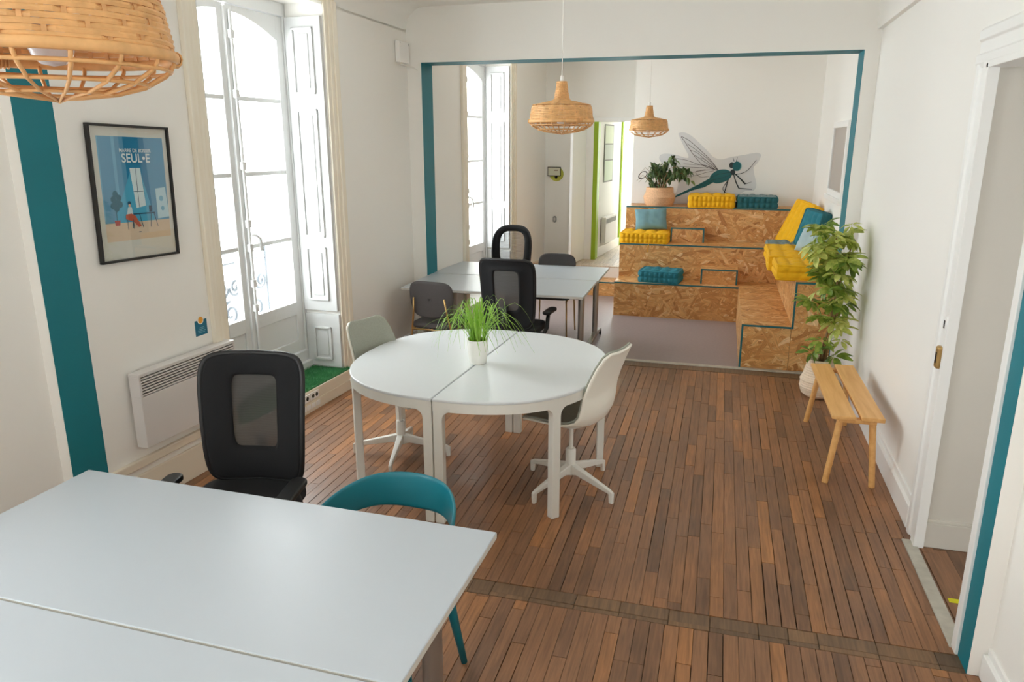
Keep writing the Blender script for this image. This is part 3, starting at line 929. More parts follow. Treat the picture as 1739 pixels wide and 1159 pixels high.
# --- swivel shell chairs, sage upholstery in a white shell on a four-star base (faces local +x)
def make_shell_chair():
    t = thing('swivel_chair', None, 'chair')
    # side profile of the shell: seat front -> back -> top
    prof = [(.24, .425), (.22, .445), (.15, .452), (.05, .445), (-.05, .437), (-.13, .44), (-.185, .465), (-.215, .52), (-.225, .58), (-.225, .65), (-.245, .73), (-.275, .81), (-.305, .875), (-.325, .905)]
    hw = [.17, .20, .225, .235, .24, .238, .232, .225, .222, .215, .205, .195, .175, .13]
    wing = [0, .004, .012, .025, .04, .055, .06, .055, .05, .04, .03, .025, .02, .012]
    def surf(off, shrink):
        def fn(u, v):
            k = v * (len(prof) - 1); i = min(int(k), len(prof) - 2); f = k - i
            L_ = lambda a: a[i] * (1 - f) + a[i + 1] * f
            x = prof[i][0] * (1 - f) + prof[i + 1][0] * f
            z = prof[i][1] * (1 - f) + prof[i + 1][1] * f
            q = u * 2 - 1
            w = L_(hw) * shrink; g = L_(wing)
            y = q * w
            tx, tz = prof[i + 1][0] - prof[i][0], prof[i + 1][1] - prof[i][1]
            l = math.hypot(tx, tz); nx, nz = tz / l, -tx / l     # towards the sitter
            if nz < 0 and nx < 0: nx, nz = -nx, -nz
            d = g * abs(q) ** 2.4 + off
            return (x + nx * d, y, z + nz * d)
        return fn
    b = MB(); b.grid(surf(0, 1), 15, 40)
    b.build('shell', M['shell'], t, smooth=True, solid=.016, sub=1)
    b = MB(); b.grid(surf(.014, .965), 15, 40)
    b.build('upholstery', M['sage_fabric'], t, smooth=True, solid=.014, sub=1)
    b = MB(); b.lathe([(.014, .25), (.014, .40), (.09, .405), (.09, .43)], 24); b.build('gas_column', M['round_frame'], t, smooth=True, angle=40)
    b = MB(); b.lathe([(.030, .085), (.032, .24), (.026, .25), (.0, .25)], 24); b.build('hub', M['round_frame'], t, smooth=True, angle=40)
    for k in range(4):
        a = R(45 + 90 * k)
        b = MB()
        b.T = Matrix.Rotation(a, 4, 'Z')
        poly = [(.015, .155), (.015, .085), (.06, .095), (.305, .055), (.31, .0), (.335, .0), (.338, .068), (.31, .082)]
        vs = [(x, s * (.022 - .012 * min(x / .33, 1)), z) for s in (-1, 1) for x, z in poly]
        n = len(poly)
        b.add(vs, [tuple(range(n)), tuple(reversed(range(n, 2 * n)))] + [((i + 1) % n, i, i + n, (i + 1) % n + n) for i in range(n)])
        b.build('leg', M['round_frame'], t, bevel=.005)
    return t
sc = make_shell_chair()
put(sc, (-.785, 4.17, 0), R(180 - 18), 'swivel chair with white shell back, on the doorway side of the round table', 'upholstered swivel chairs')
sc2 = put(copy_tree(sc), (-1.99, 4.34, 0), R(-20), 'sage-grey swivel chair at the round table, beside the green turf sill', 'upholstered swivel chairs')

for ch_, a_ in ((sc, 33), (sc2, -14)):
    for l_ in ch_.children:
        if l_.name.startswith('leg'): l_.rotation_euler = (0, 0, R(a_))
sc.scale = (1, 1, 1.03)
# --- office chairs with a net back (face local -y)
def make_office(kind, mesh_mat):
    t = thing('office_chair', None, 'chair')
    BW, BH, Z0 = (.485, .60, .51) if kind == 'square' else (.47, .60, .52)
    E_ = 7.5 if kind == 'square' else 3.0
    def S(x, z):
        q = x / (BW / 2)
        v = (z - Z0) / BH
        y = .22 - .055 * q * q + .05 * (v - .35) ** 2 * 2 + .03 * v
        return (x * (1 - .10 * (1 - v) ** 2 + 0.0 * v), y, z)
    zc = Z0 + BH / 2
    if kind == 'square': iw, ih, ix, iz, ie = BW * .47, BH * .58, 0.0, .035, 8
    else: iw, ih, ix, iz, ie = BW * .68, BH * .66, 0, .05, 3.4
    N = 72
    b = MB()
    def ring(u, v):
        th = 2 * PI * u
        o = outline_at(th, BW, BH, E_); i = outline_at(th, iw, ih, ie)
        k = v
        x = (i[0] + ix) * (1 - k) + o[0] * k; z = (i[1] + iz) * (1 - k) + o[1] * k
        p = S(x, zc + z)
        return (p[0], p[1] - .012 * math.sin(PI * min(max(k, 0), 1)), p[2])
    b.grid(ring, N, 9, cu=True)
    back = b.build('backrest', M['black_fabric'], t, smooth=True, solid=.022)
    b = MB()
    pts = [S(*(lambda o: (o[0], zc + o[1]))(outline_at(2 * PI * k / 96, BW + .008, BH + .008, E_))) for k in range(96)]
    b.tube([(p[0], p[1], p[2]) for p in pts], .013, 8, closed=True)
    b.build('back_piping', M['black'], back, smooth=True)
    b = MB()
    b.grid(lambda u, v: (lambda x, z: S(x, zc + iz + z))((u - .5) * (iw + .01), (v - .5) * (ih + .01)) , 12, 14)
    b.build('net_panel', mesh_mat, back, smooth=True)
    # seat
    b = MB(); b.prism(rounded(.49, .47, .10, 6), .445, .505); b.build('seat', M['black_fabric'], t, bevel=.02, seg=4, smooth=True, angle=60)
    b = MB(); b.box(-.12, .12, -.10, .14, .405, .445); b.build('seat_mechanism', M['black'], t, bevel=.01)
    b = MB(); b.tube([(0, .10, .42), (0, .24, .43), (0, .285, .50), (0, .275, .62), (0, .25, .72)], [.03, .03, .028, .025, .02], 10, flat=.6)
    b.build('back_support', M['black'], t, smooth=True)
    for sx in (-1, 1):
        b = MB(); b.tube([(sx * .20, .02, .43), (sx * .27, .02, .43), (sx * .285, -.03, .48), (sx * .285, -.08, .602)], [.018, .018, .02, .018], 10)
        a = b.build('arm_post', M['black'], t, smooth=True)
        b = MB(); b.prism([(sx * .285 + p[0], p[1] - .12) for p in rounded(.075, .25, .035, 6)], .60, .627)
        b.build('arm_pad', M['black'], t, bevel=.008, seg=3)
    b = MB(); b.lathe([(.030, .08), (.030, .22), (.018, .22), (.018, .41)], 20); b.build('gas_column', M['black'], t, smooth=True, angle=40)
    for k in range(5):
        a = R(90 + 72 * k)
        dx, dy = math.cos(a), math.sin(a)
        b = MB(); b.tube([(0, 0, .115), (dx * .15, dy * .15, .10), (dx * .29, dy * .29, .075)], [.032, .026, .018], 8)
        l = b.build('base_arm', M['black'], t, smooth=True)
        b = MB(); b.T = Matrix.Translation((dx * .29, dy * .29, .029)) @ Matrix.Rotation(a, 4, 'Z') @ Matrix.Rotation(R(90), 4, 'X')
        b.lathe([(.010, -.024), (.028, -.022), (.029, -.005), (.018, -.004), (.018, .004), (.029, .005), (.028, .022), (.010, .024)], 16)
        b.build('castor', M['black'], l, smooth=True, angle=40)
    return t
oc = make_office('square', M['chair_mesh'])
put(oc, (-2.0, 2.62, 0), R(11), 'black office chair with a net back panel, in front of the radiator', 'black office chairs')
oc2 = put(copy_tree(oc), (-1.70, 6.22, 0), R(176), 'black office chair with a net back, behind the potted grass', 'black office chairs')
oc3 = make_office('round', M['chair_mesh_open'])
put(oc3, (-2.33, 8.13, 0), R(-3), 'black office chair with an arched see-through back, by the far window', 'black office chairs')

# --- padded dining chairs on brass tube frames (face local +y)
def make_padded():
    t = thing('padded_chair', None, 'chair')
    def S(x, z):
        return (x, -.205 - .10 * (z - .5) + .06 * (x / .22) ** 2 * .6, z)
    def fn(u, v):
        k = v
        o = outline_at(2 * PI * u, .43, .34, 4.2)
        z = .70 + o[1] * k
        taper = 1 - .16 * max(0, (.70 - z) / .17)
        return S(o[0] * k * taper, z)
    b = MB(); b.grid(fn, 48, 8, cu=True)
    b.build('backrest', M['grey_fabric'], t, smooth=True, solid=.035, sub=1)
    b = MB(); b.prism(rounded(.44, .43, .09, 6), .425, .475); b.build('seat', M['grey_fabric'], t, bevel=.018, seg=3, smooth=True, angle=60)
    for sx in (-1, 1):
        b = MB(); b.tube([(sx * .21, -.24, 0), (sx * .195, -.215, .42), (sx * .165, -.238, .58), (sx * .15, -.258, .72)], .0085, 8); b.build('rear_leg', M['brass'], t, smooth=True)
        b = MB(); b.tube([(sx * .205, .22, 0), (sx * .19, .185, .425)], .0085, 8); b.build('front_leg', M['brass'], t, smooth=True)
        b = MB(); b.tube([(sx * .195, -.215, .418), (sx * .19, .185, .418)], .0085, 8); b.build('side_rail', M['brass'], t, smooth=True)
    b = MB(); b.tube([(-.195, -.215, .418), (.195, -.215, .418)], .0085, 8); b.build('rear_rail', M['brass'], t, smooth=True)
    return t
pc = make_padded()
put(pc, (-2.44, 6.32, 0), R(-4), 'dark grey padded chair on brass tubes, near the left wall', 'grey padded chairs')
put(copy_tree(pc), (-1.72, 7.86, 0), R(180), 'dark grey padded chair at the far side of the far desks', 'grey padded chairs')

# --- teal plastic armchair (faces local -y)
def make_teal():
    t = thing('teal_chair', 'teal moulded chair with a curved band back, tucked behind the white desk', 'chair', (-1.14, 2.235, 0), R(-4))
    # curved band: runs round the back and sinks towards the arms
    def band(u, v):
        a = R(-28 + 236 * u)
        q = abs(u - .5) * 2
        rx, ry = .265 + .012 * v, .33 + .012 * v
        top = .768 - .135 * max(0, (q - .25) / .75) ** 1.6
        h = .155 - .085 * q ** 1.3
        return (rx * math.cos(a), .0 + ry * math.sin(a) * (1 if math.sin(a) > 0 else .9), top - h * (1 - v))
    b = MB(); b.grid(band, 56, 7)
    b.build('back_band', M['teal_plastic'], t, smooth=True, solid=.014, sub=1)
    def seat(u, v):
        th = 2 * PI * u
        x, y = outline_at(th, .47, .46, 3.2)
        return (x * v, y * v + .0, .445 + .018 * v ** 4)
    b = MB(); b.grid(seat, 40, 7, cu=True); b.build('seat', M['teal_plastic'], t, smooth=True, solid=.018)
    for sx in (-1, 1):
        b = MB(); b.tube([(sx * .185, .17, .46), (sx * .205, .205, .25), (sx * .235, .245, 0)], [.021, .019, .013], 12); b.build('rear_leg', M['teal_plastic'], t, smooth=True)
        b = MB(); b.tube([(sx * .185, -.17, .46), (sx * .205, -.19, .25), (sx * .225, -.215, 0)], [.021, .019, .013], 12); b.build('front_leg', M['teal_plastic'], t, smooth=True)
        b = MB(); b.tube([(sx * .215, -.14, .45), (sx * .245, -.15, .55), (sx * .237, -.14, .63)], [.018, .016, .016], 10); b.build('arm_post', M['teal_plastic'], t, smooth=True)
    return t
make_teal()

# --- pine bench
t = thing('wooden_bench', 'light pine bench with two-plank seat and round splayed legs, by the right wall', 'bench', (.885, 5.20, 0), R(0.4))
for x0, x1, sl in ((-.148, -.012, -.006), (.018, .150, .0)):
    b = MB(); b.add([(x0, -.58, .435), (x1, -.58, .435), (x1, .58, .435), (x0, .58, .435), (x0, -.58, .462 + sl), (x1, -.58, .462), (x1, .58, .462), (x0, .58, .462 + sl)],
                    [(0, 3, 2, 1), (4, 5, 6, 7), (0, 1, 5, 4), (1, 2, 6, 5), (2, 3, 7, 6), (3, 0, 4, 7)])
    b.build('seat_plank', M['bench'], t, bevel=.004)
for y in (-.535, .535):
    b = MB(); b.box(-.10, .11, y - .028, y + .028, .412, .436); b.build('batten', M['bench'], t, bevel=.004)
for sx, xt in ((-1, -.085), (1, .095)):
    for sy in (-1, 1):
        b = MB(); b.tube([(xt, sy * .505, .43), (xt + sx * .045 - (.01 if sx > 0 else .012), sy * .545, 0)], [.021, .019], 16); b.build('leg', M['bench'], t, smooth=True, angle=50)

# --- OSB seating steps (bleacher) with teal edge strips
def board(name, x0, x1, y0, y1, z0, z1, par): 
    return MB().box(x0, x1, y0, y1, z0, z1).build(name, M['osb'], par, bevel=.0015, seg=1)
def strip(x0, x1, y0, y1, z0, z1, par): return MB().box(x0, x1, y0, y1, z0, z1).build('edge_strip', M['teal_edge'], par)
TH = .018
Yt = [8.975, 9.375, 9.885, 10.357]
XL, XR = -1.197, 1.123
t = thing('osb_seating_steps', 'three broad chipboard seating steps with teal edges under the dragonfly', 'seating steps')
for k in range(3):
    z0, z1 = (0, .421) if k == 0 else (.421 * k, .421 * (k + 1))
    xl = XL
    xr = .262 if k == 0 else (.70 if k == 1 else XR)
    board('riser', xl, xr, Yt[k], Yt[k] + TH, z0 if k == 0 else z0, z1 - TH, t)
    board('tread', xl, .70 if k == 0 else xr, Yt[k], Yt[k + 1] if k < 2 else Yt[3], z1 - TH, z1, t)
    board('side_panel', xl - .0005, xl + TH, Yt[k] + TH, Yt[3], z0, z1 - TH, t)
    strip(xl, xr, Yt[k] - .002, Yt[k], z1 - TH, z1 - .0005, t)
t = thing('osb_corner_bench', 'chipboard corner bench with low seat and tall side, by the right wall', 'bench')
X0, X1, X2 = .262, .701, 1.045
zL, zT = .421, .843
Yf = 7.085
board('front_panel', X0, X1 - .001, Yf, Yf + TH, .002, zL - TH, t)
board('side_panel', X0, X0 + TH, Yf + TH, 8.97, .002, zL - TH, t)
board('seat_board', X0, X1, Yf, 8.975, zL - TH, zL, t)
board('tall_front_panel', X1 + .001, X2, Yf, Yf + TH, .002, zT - TH, t)
board('tall_side_panel', X1, X1 + TH, Yf + TH, 9.88, zL, zT - TH, t)
board('tall_top', X1, X2, Yf, 9.884, zT - TH, zT, t)
strip(X0, X0 + TH, Yf - .002, Yf, .002, zL - TH, t); strip(X0, X1 - .001, Yf - .002, Yf, zL - TH, zL, t)
strip(X1, X1 + TH, Yf - .002, Yf, zL - TH, zT - TH, t); strip(X1, X2, Yf - .002, Yf, zT - TH, zT, t)
for (nm, x0, x1, y0, y1, z, lab) in (('step_box', -.180, .245, 9.10, 9.372, .421, 'small chipboard step box with teal frame on the lowest seating step'),
                                ('step_box', -.595, -.180, 9.66, 9.882, .842, 'small chipboard step box with teal frame on the middle seating step')):
    t = thing(nm, lab, 'step box', (0, 0, z), 0, 'small step boxes')
    h = .182
    board('front_panel', x0 + TH, x1 - TH, y0, y0 + TH, 0, h - TH, t)
    board('top_board', x0, x1, y0, y1, h - TH, h, t)
    board('side_panel', x0, x0 + TH, y0, y1, 0, h - TH, t); board('side_panel', x1 - TH, x1, y0, y1, 0, h - TH, t)
    strip(x0, x1, y0 - .002, y0, h - TH, h, t); strip(x0, x0 + TH, y0 - .002, y0, 0, h - TH, t); strip(x1 - TH, x1, y0 - .002, y0, 0, h - TH, t)
t = thing('osb_platform_step', 'low chipboard step leading up to the lime-framed doorway', 'step')
board('front_panel', -2.56, -1.20, 10.11, 10.128, 0.002, .182, t)
board('tread', -2.56, -1.20, 10.11, 10.455, .182, .20, t)
strip(-2.56, -1.20, 10.108, 10.11, .182, .20, t)
# ------------------------------------------------------------------ soft things
def orient(o, loc, nrm, up):
    z = Vector(nrm).normalized()
    y = Vector(up); y = (y - z * y.dot(z)).normalized()
    x = y.cross(z)
    m = Matrix((x, y, z)).transposed().to_4x4()
    m.translation = Vector(loc)
    o.matrix_world = m
    return o
def tuft_mesh(w, d, h, nx, ny, ns):
    b = MB()
    amp = .022
    def disp(p):
        a, c, e = p
        x, y, z = a * w / 2, c * d / 2, e * h / 2
        k = lambda t: max(0.0, 1 - abs(t) ** 10)
        if e > .999:
            fa, fb = (a + 1) / 2 * nx, (c + 1) / 2 * ny
            dim = abs(math.sin(PI * fa)) ** .6 * abs(math.sin(PI * fb)) ** .6
            roll = max(0, 1 - min(1 - abs(a), 1 - abs(c)) / .10) if True else 0
            z += math.copysign((amp * (dim - .35) * 1.3 + .004 * roll) * k(a) * k(c) + .012 * (1 - a * a) * (1 - c * c), e)
        if abs(c) > .999:
            f = (a + 1) / 2 * ns
            y += math.copysign(amp * .95 * (abs(math.sin(PI * f)) ** .5) * (abs(math.sin(PI * (e + 1))) ** .35) * k(a), c)
        if abs(a) > .999:
            f = (c + 1) / 2 * max(3, round(ns * d / w))
            x += math.copysign(amp * .95 * (abs(math.sin(PI * f)) ** .5) * (abs(math.sin(PI * (e + 1))) ** .35) * k(c), a)
        return (x, y, z + h / 2)
    def face(ax, sg, nu, nv):
        o = [i for i in range(3) if i != ax]
        def fn(u, v):
            p = [0, 0, 0]; p[ax] = sg; p[o[0]] = u * 2 - 1; p[o[1]] = v * 2 - 1
            return disp(p)
        n0 = len(b.f)
        b.grid(fn, nu, nv)
        flip = (sg < 0) != (ax == 1)
        if flip: b.f[n0:] = [tuple(reversed(f)) for f in b.f[n0:]]
    NX, NY, NZ = 8 * max(nx, 4) // 2 * 2 + 1, 8 * max(ny, 3) // 2 * 2 + 1, 13
    NX = max(NX, ns * 5 + 1)
    face(2, 1, NX, NY); face(2, -1, NX, NY)
    b.m = [0] * len(b.f); mark = len(b.f)
    b.mi = 1
    face(1, 1, NX, NZ); face(1, -1, NX, NZ); face(0, 1, NY, NZ); face(0, -1, NY, NZ)
    return b
def cushion(label, mats, loc, rz, w, d, h, ns=9, nx=4, ny=3, lean=None, group='tufted floor cushions'):
    b = tuft_mesh(w, d, h, nx, ny, ns)
    t = thing('tufted_cushion', label, 'cushion', loc, rz, group)
    b.build('cushion_body', mats, t, smooth=True)
    for z, m in ((h - .003, mats[1]), (.003, mats[1])):
        p = MB(); q = rounded(w - .004, d - .004, .02, 3)
        p.tube([(x, y, z) for x, y in q], .013, 6, closed=True); p.build('piping', m, t, smooth=True)
    if lean: orient(t, *lean)
    return t
Yw = [M['yellow'], M['yellow']]
cy1 = cushion('yellow tufted cushion under the blue-grey pillow, on the middle step', Yw, (-.905, 9.605, .842), R(-1), .575, .42, .125, 10)
cushion('bright teal tufted cushion on the lowest seating step', [M['teal_cotton']] * 2, (-.655, 9.165, .421), R(-7), .47, .33, .135, 8)
cushion('yellow tufted cushion on the top step, below the dragonfly', Yw, (-.125, 10.08, 1.263), R(.5), .555, .40, .145, 10)
cushion('teal tufted cushion with speckled top, on the top step', [M['pattern'], M['dteal_cotton']], (.435, 10.10, 1.263), R(-1), .47, .40, .135, 7)
cushion('yellow tufted cushion on the tall bench end, nearest the variegated plant', Yw, (.785, 7.42, .843), R(1), .50, .46, .13, 5)
cushion('yellow tufted cushion in the middle of the tall bench row', Yw, (.80, 7.95, .843), R(-2), .60, .48, .13, 5)
cushion('yellow tufted cushion farthest along the tall bench row', Yw, (.80, 8.47, .843), R(1), .58, .48, .125, 5)
cushion('speckled grey cushion lying flat at the foot of the leaning yellow cushion', [M['pattern'], M['pattern']], (.80, 9.08, .843), R(0), .50, .50, .10, 6)
cushion('yellow tufted cushion leaning upright in the corner', Yw, (0, 0, 0), 0, .46, .52, .13, 9, lean=((.955, 9.36, 1.10), (-.86, -.36, .40), (.40, .05, .92)))
cushion('teal tufted cushion leaning upright against the far right wall', [M['teal_cotton'], M['dteal_cotton']], (0, 0, 0), 0, .40, .40, .11, 8, lean=((1.02, 8.62, 1.14), (-.90, -.34, .25), (.20, .02, .97)))
def pillow(name, label, mat, w, h, th, loc, nrm, up):
    b = MB()
    def side(sg):
        def fn(u, v):
            x, y = u * 2 - 1, v * 2 - 1
            k = (1 - x ** 4) ** .6 * (1 - y ** 4) ** .6
            pin = 1 - .10 * (1 - abs(x * y)) * (abs(x) ** 3 + abs(y) ** 3) * .5
            wr = .006 * math.sin(9 * x + 4 * y) * math.cos(5 * y - 3 * x) * k
            return (x * w / 2 * pin, y * h / 2 * pin, sg * (th / 2 * k) + wr)
        return fn
    b.grid(side(1), 22, 22)
    n0 = len(b.f); b.grid(side(-1), 22, 22); b.f[n0:] = [tuple(reversed(f)) for f in b.f[n0:]]
    o = b.build(name, mat, None, smooth=True)
    tag(o, label, 'pillow')
    return orient(o, loc, nrm, up)
pillow('pillow', 'crumpled blue-grey linen pillow propped on the yellow cushion', M['blue_linen'], .40, .28, .12, (-.855, 9.715, 1.115), (.08, -.93, .38), (-.10, .36, .92))
pillow('pillow', 'pale blue linen pillow behind the variegated plant, on the tall bench', M['pale_linen'], .34, .28, .11, (.93, 8.12, 1.10), (-.62, -.66, .42), (.3, .2, .92))
# loose tie hanging from the yellow cushion on the middle step
tie = MB(); tie.tube([(.07, -.215, .10), (.075, -.245, .05), (.07, -.25, -.02), (.066, -.247, -.10)], .004, 5); tie.build('tie', M['yellow'], cy1, smooth=True)

# ------------------------------------------------------------------ rattan pendants
def make_pendant():
    t = thing('rattan_pendant', None, 'pendant lamp')
    prof = [(.034, .273), (.040, .22), (.053, .150), (.075, .140), (.205, .112), (.212, .090), (.225, 0)]
    seglen = [0]
    for i in range(1, len(prof)): seglen.append(seglen[-1] + math.hypot(prof[i][0] - prof[i - 1][0], prof[i][1] - prof[i - 1][1]))
    def at(s):
        for i in range(1, len(prof)):
            if s <= seglen[i] + 1e-9:
                f = (s - seglen[i - 1]) / (seglen[i] - seglen[i - 1])
                a, c = prof[i - 1], prof[i]
                tx, tz = c[0] - a[0], c[1] - a[1]; l = math.hypot(tx, tz)
                return (a[0] + tx * f, a[1] + tz * f, -tz / l, tx / l, tx / l, tz / l)
        return at(seglen[-1])
    NS = 40; rows = 36
    b = MB()
    for r in range(rows):
        s = (r + .5) / rows * seglen[-1]
        R_, Z_, nx, nz, tx, tz = at(s)
        hh = seglen[-1] / rows * .48
        seg = NS * 2
        vs = []
        for k in range(seg):
            a = 2 * PI * k / seg
            i = k // 2
            under = (k % 2 == 0) and ((i + r * 2) % 5 == 0)
            off = -.0035 if under else .0022 + .0008 * math.sin(3 * a + r)
            for (ds, dn) in ((-hh, 0), (0, .0026), (hh, 0), (0, -.0016)):
                rr = R_ + tx * ds + nx * (off + dn); zz = Z_ + tz * ds + nz * (off + dn)
                vs.append((rr * math.cos(a), rr * math.sin(a), zz))
        fs = []
        for k in range(seg):
            for q in range(4):
                fs.append((k * 4 + q, ((k + 1) % seg) * 4 + q, ((k + 1) % seg) * 4 + (q + 1) % 4, k * 4 + (q + 1) % 4))
        b.add(vs, [tuple(reversed(f)) for f in fs])
    b.build('woven_shade', M['rattan'], t)
    b = MB()
    for i in range(NS):
        a = 2 * PI * i / NS
        pts = []
        for s in [seglen[-1] * q / 18 for q in range(19)]:
            R_, Z_, nx, nz, tx, tz = at(min(s, seglen[-1] - 1e-6)); pts.append((R_, Z_, nx, nz))
        vs = []
        for (R_, Z_, nx, nz) in pts:
            for sy in (-1, 1):
                for o_ in (-.0008, .0012):
                    w_ = min(.0042, R_ * .06)
                    rr, zz = R_ + nx * o_, Z_ + nz * o_
                    vs.append((rr * math.cos(a) - sy * w_ * math.sin(a), rr * math.sin(a) + sy * w_ * math.cos(a), zz))
        fs = []
        for k in range(len(pts) - 1):
            for (p, q) in ((0, 1), (1, 3), (3, 2), (2, 0)): fs.append((k * 4 + p, k * 4 + q, k * 4 + 4 + q, k * 4 + 4 + p))
        b.add(vs, fs)
    b.build('shade_staves', M['rattan_dark'], t)
    def ring(r, z, rad, flat, name, n=64):
        m = MB(); m.tube([(r * math.cos(2 * PI * k / n), r * math.sin(2 * PI * k / n), z) for k in range(n)], rad, 8, closed=True, flat=flat)
        return m.build(name, M['rattan'], t, smooth=True)
    ring(.2265, .004, .0075, 1.5, 'rim_band')
    ring(.214, -.022, .0042, 1.0, 'cage_ring'); ring(.168, -.050, .0038, 1.0, 'cage_ring'); ring(.10, -.069, .0035, 1.0, 'cage_ring')
    for k in range(16):
        a = 2 * PI * k / 16
        pts = [(.224, .0), (.222, -.012), (.208, -.028), (.165, -.053), (.11, -.069), (.05, -.077), (.0, -.080 - .0004 * k)]
        m = MB(); m.tube([(r * math.cos(a), r * math.sin(a), z) for r, z in pts], [.0042, .0042, .0042, .004, .0036, .0032, .003], 6)
        m.build('cage_rib', M['rattan'], t, smooth=True)
    for a in (30, 150, 270):
        m = MB()
        for k in range(6):
            aa = R(a + k * 2.0)
            m.tube([(.2265 * math.cos(aa) * (1 + .045 * math.cos(q)), .2265 * math.sin(aa) * (1 + .045 * math.cos(q)), .004 + .0135 * math.sin(q)) for q in [2 * PI * i / 10 for i in range(10)]], .0022, 5, closed=True)
        m.build('binding', M['rattan'], t, smooth=True)
    m = MB(); m.lathe([(.0, -.018), (.022, -.014), (.036, .0), (.043, .02), (.040, .045), (.026, .075), (.015, .10), (.015, .14)], 24); m.build('bulb', M['bulb'], t, smooth=True)
    m = MB(); m.lathe([(.02, .135), (.022, .19), (.016, .20), (.012, .27), (.011, .31)], 16); m.build('lamp_holder', M['cord'], t, smooth=True, angle=40)
    m = MB(); m.tube([(0, 0, .30), (0, 0, 1.16)], .0035, 6); m.build('cord', M['cord'], t, smooth=True)
    return t
lg = 'woven rattan pendants'
p1 = make_pendant(); put(p1, (-1.217, 1.188, 2.221), R(8), 'large woven rattan pendant hanging at the upper left, nearest of three', lg)
for ch in p1.children:
    pass
p1.scale = (1, 1, 1)
p2 = put(copy_tree(p1), (-1.137, 5.40, 2.207), R(40), 'middle rattan pendant, hanging over the round table side of the opening', lg)
p3 = put(copy_tree(p1), (-.882, 9.153, 2.205), R(75), 'small-looking far rattan pendant above the seating steps', lg)
p1.scale = (.935, .935, .935)
for p in (p1, p2, p3):
    m = MB(); m.lathe([(.0, -.03), (.04, -.03), (.05, .0), (.05, .012), (0, .012)], 20); m.build('ceiling_rose', M['cord'], p, loc=(0, 0, (CEIL - p.location.z - .013) / p.scale[2]), smooth=True, angle=40)

# ------------------------------------------------------------------ plants
def leaf_mesh(name, l, w, fold, droop, mat, n=5, heart=1.0):
    vs = []; fs = []
    for i in range(n + 1):
        f = i / n
        ww = w * (math.sin(PI * f ** .8)) ** heart * .5 + .0004
        z = -droop * f * f
        vs += [(f * l, -ww, z + fold * ww), (f * l, 0, z), (f * l, ww, z + fold * ww)]
    for i in range(n):
        a = i * 3
        fs += [(a, a + 3, a + 4, a + 1), (a + 1, a + 4, a + 5, a + 2)]
    b = MB(); b.add(vs, fs)
    me = b.mesh(name); me.materials.append(mat)
    me.polygons.foreach_set('use_smooth', [True] * len(me.polygons))
    return me
# potted grass on the round table
t = thing('potted_grass', 'arching grass plant in a white pot on the round table', 'plant', (-1.392, 4.215, .741))
b = MB(); b.lathe([(.0, 0), (.052, 0), (.054, .004), (.068, .148), (.069, .152), (.064, .152), (.062, .146), (.060, .13), (0, .13)], 36)
b.build('pot', M['pot_white'], t, smooth=True, angle=40)
b = MB(); b.lathe([(.0, .138), (.04, .136), (.0605, .131)], 24); b.build('soil', M['soil'], t, smooth=True)
rnd = random.Random(3)
b = MB()
for i in range(88):
    a = rnd.uniform(0, 2 * PI)
    L_ = rnd.uniform(.55, 1.0)
    reach = rnd.uniform(.17, .45) * L_ if i > 22 else rnd.uniform(.04, .17)
    top = rnd.uniform(.12, .25) if i > 22 else rnd.uniform(.18, .30)
    drop = rnd.uniform(.05, .40) if i > 22 else rnd.uniform(.0, .06)
    r0 = rnd.uniform(.01, .05); a0 = a + rnd.uniform(-1, 1)
    base = Vector((r0 * math.cos(a0), r0 * math.sin(a0), .135))
    pts = []
    for k in range(10):
        f = k / 9
        r = reach * (f * .9 + .1 * f * f)
        z = .135 + top * (1 - (1.75 * f - 1) ** 2) - drop * max(0, f - .55) ** 1.3 * .9
        pts.append(base + Vector((r * math.cos(a + .3 * f * f), r * math.sin(a + .3 * f * f), max(z - .135, -.128))))
    sd = Vector((-math.sin(a), math.cos(a), 0))
    vs = []
    for k, p in enumerate(pts):
        w_ = .0030 * (1 - (k / 9) ** 2.2) + .0006
        vs += [p - sd * w_, p + Vector((0, 0, -.0008)), p + sd * w_]
    fs = []
    for k in range(9): fs += [(k * 3, k * 3 + 3, k * 3 + 4, k * 3 + 1), (k * 3 + 1, k * 3 + 4, k * 3 + 5, k * 3 + 2)]
    b.add([tuple(v) for v in vs], fs)
o = b.build('grass_blades', M['grass'], t, smooth=True); o['kind'] = 'stuff'
def basket(t, prof, mat, rows=14, loc_z=0.0, part='basket'):
    b = MB()
    for i in range(len(prof) - 1):
        pass
    L_ = [0]
    for i in range(1, len(prof)): L_.append(L_[-1] + math.hypot(prof[i][0] - prof[i - 1][0], prof[i][1] - prof[i - 1][1]))
    n = rows
    pts = []
    for r in range(n * 4 + 1):
        s = L_[-1] * r / (n * 4)
        for i in range(1, len(prof)):
            if s <= L_[i] + 1e-9:
                f = (s - L_[i - 1]) / max(L_[i] - L_[i - 1], 1e-9)
                x = prof[i - 1][0] + (prof[i][0] - prof[i - 1][0]) * f; z = prof[i - 1][1] + (prof[i][1] - prof[i - 1][1]) * f
                break
        pts.append((x + .0035 * abs(math.sin(PI * r / 4)), z))
    pts += [(prof[-1][0] - .012, prof[-1][1]), (prof[-1][0] - .014, prof[-1][1] - .06), (0, prof[-1][1] - .06)]
    b.lathe([(0, prof[0][1])] + pts, 40)
    return b.build(part, mat, t, smooth=True)
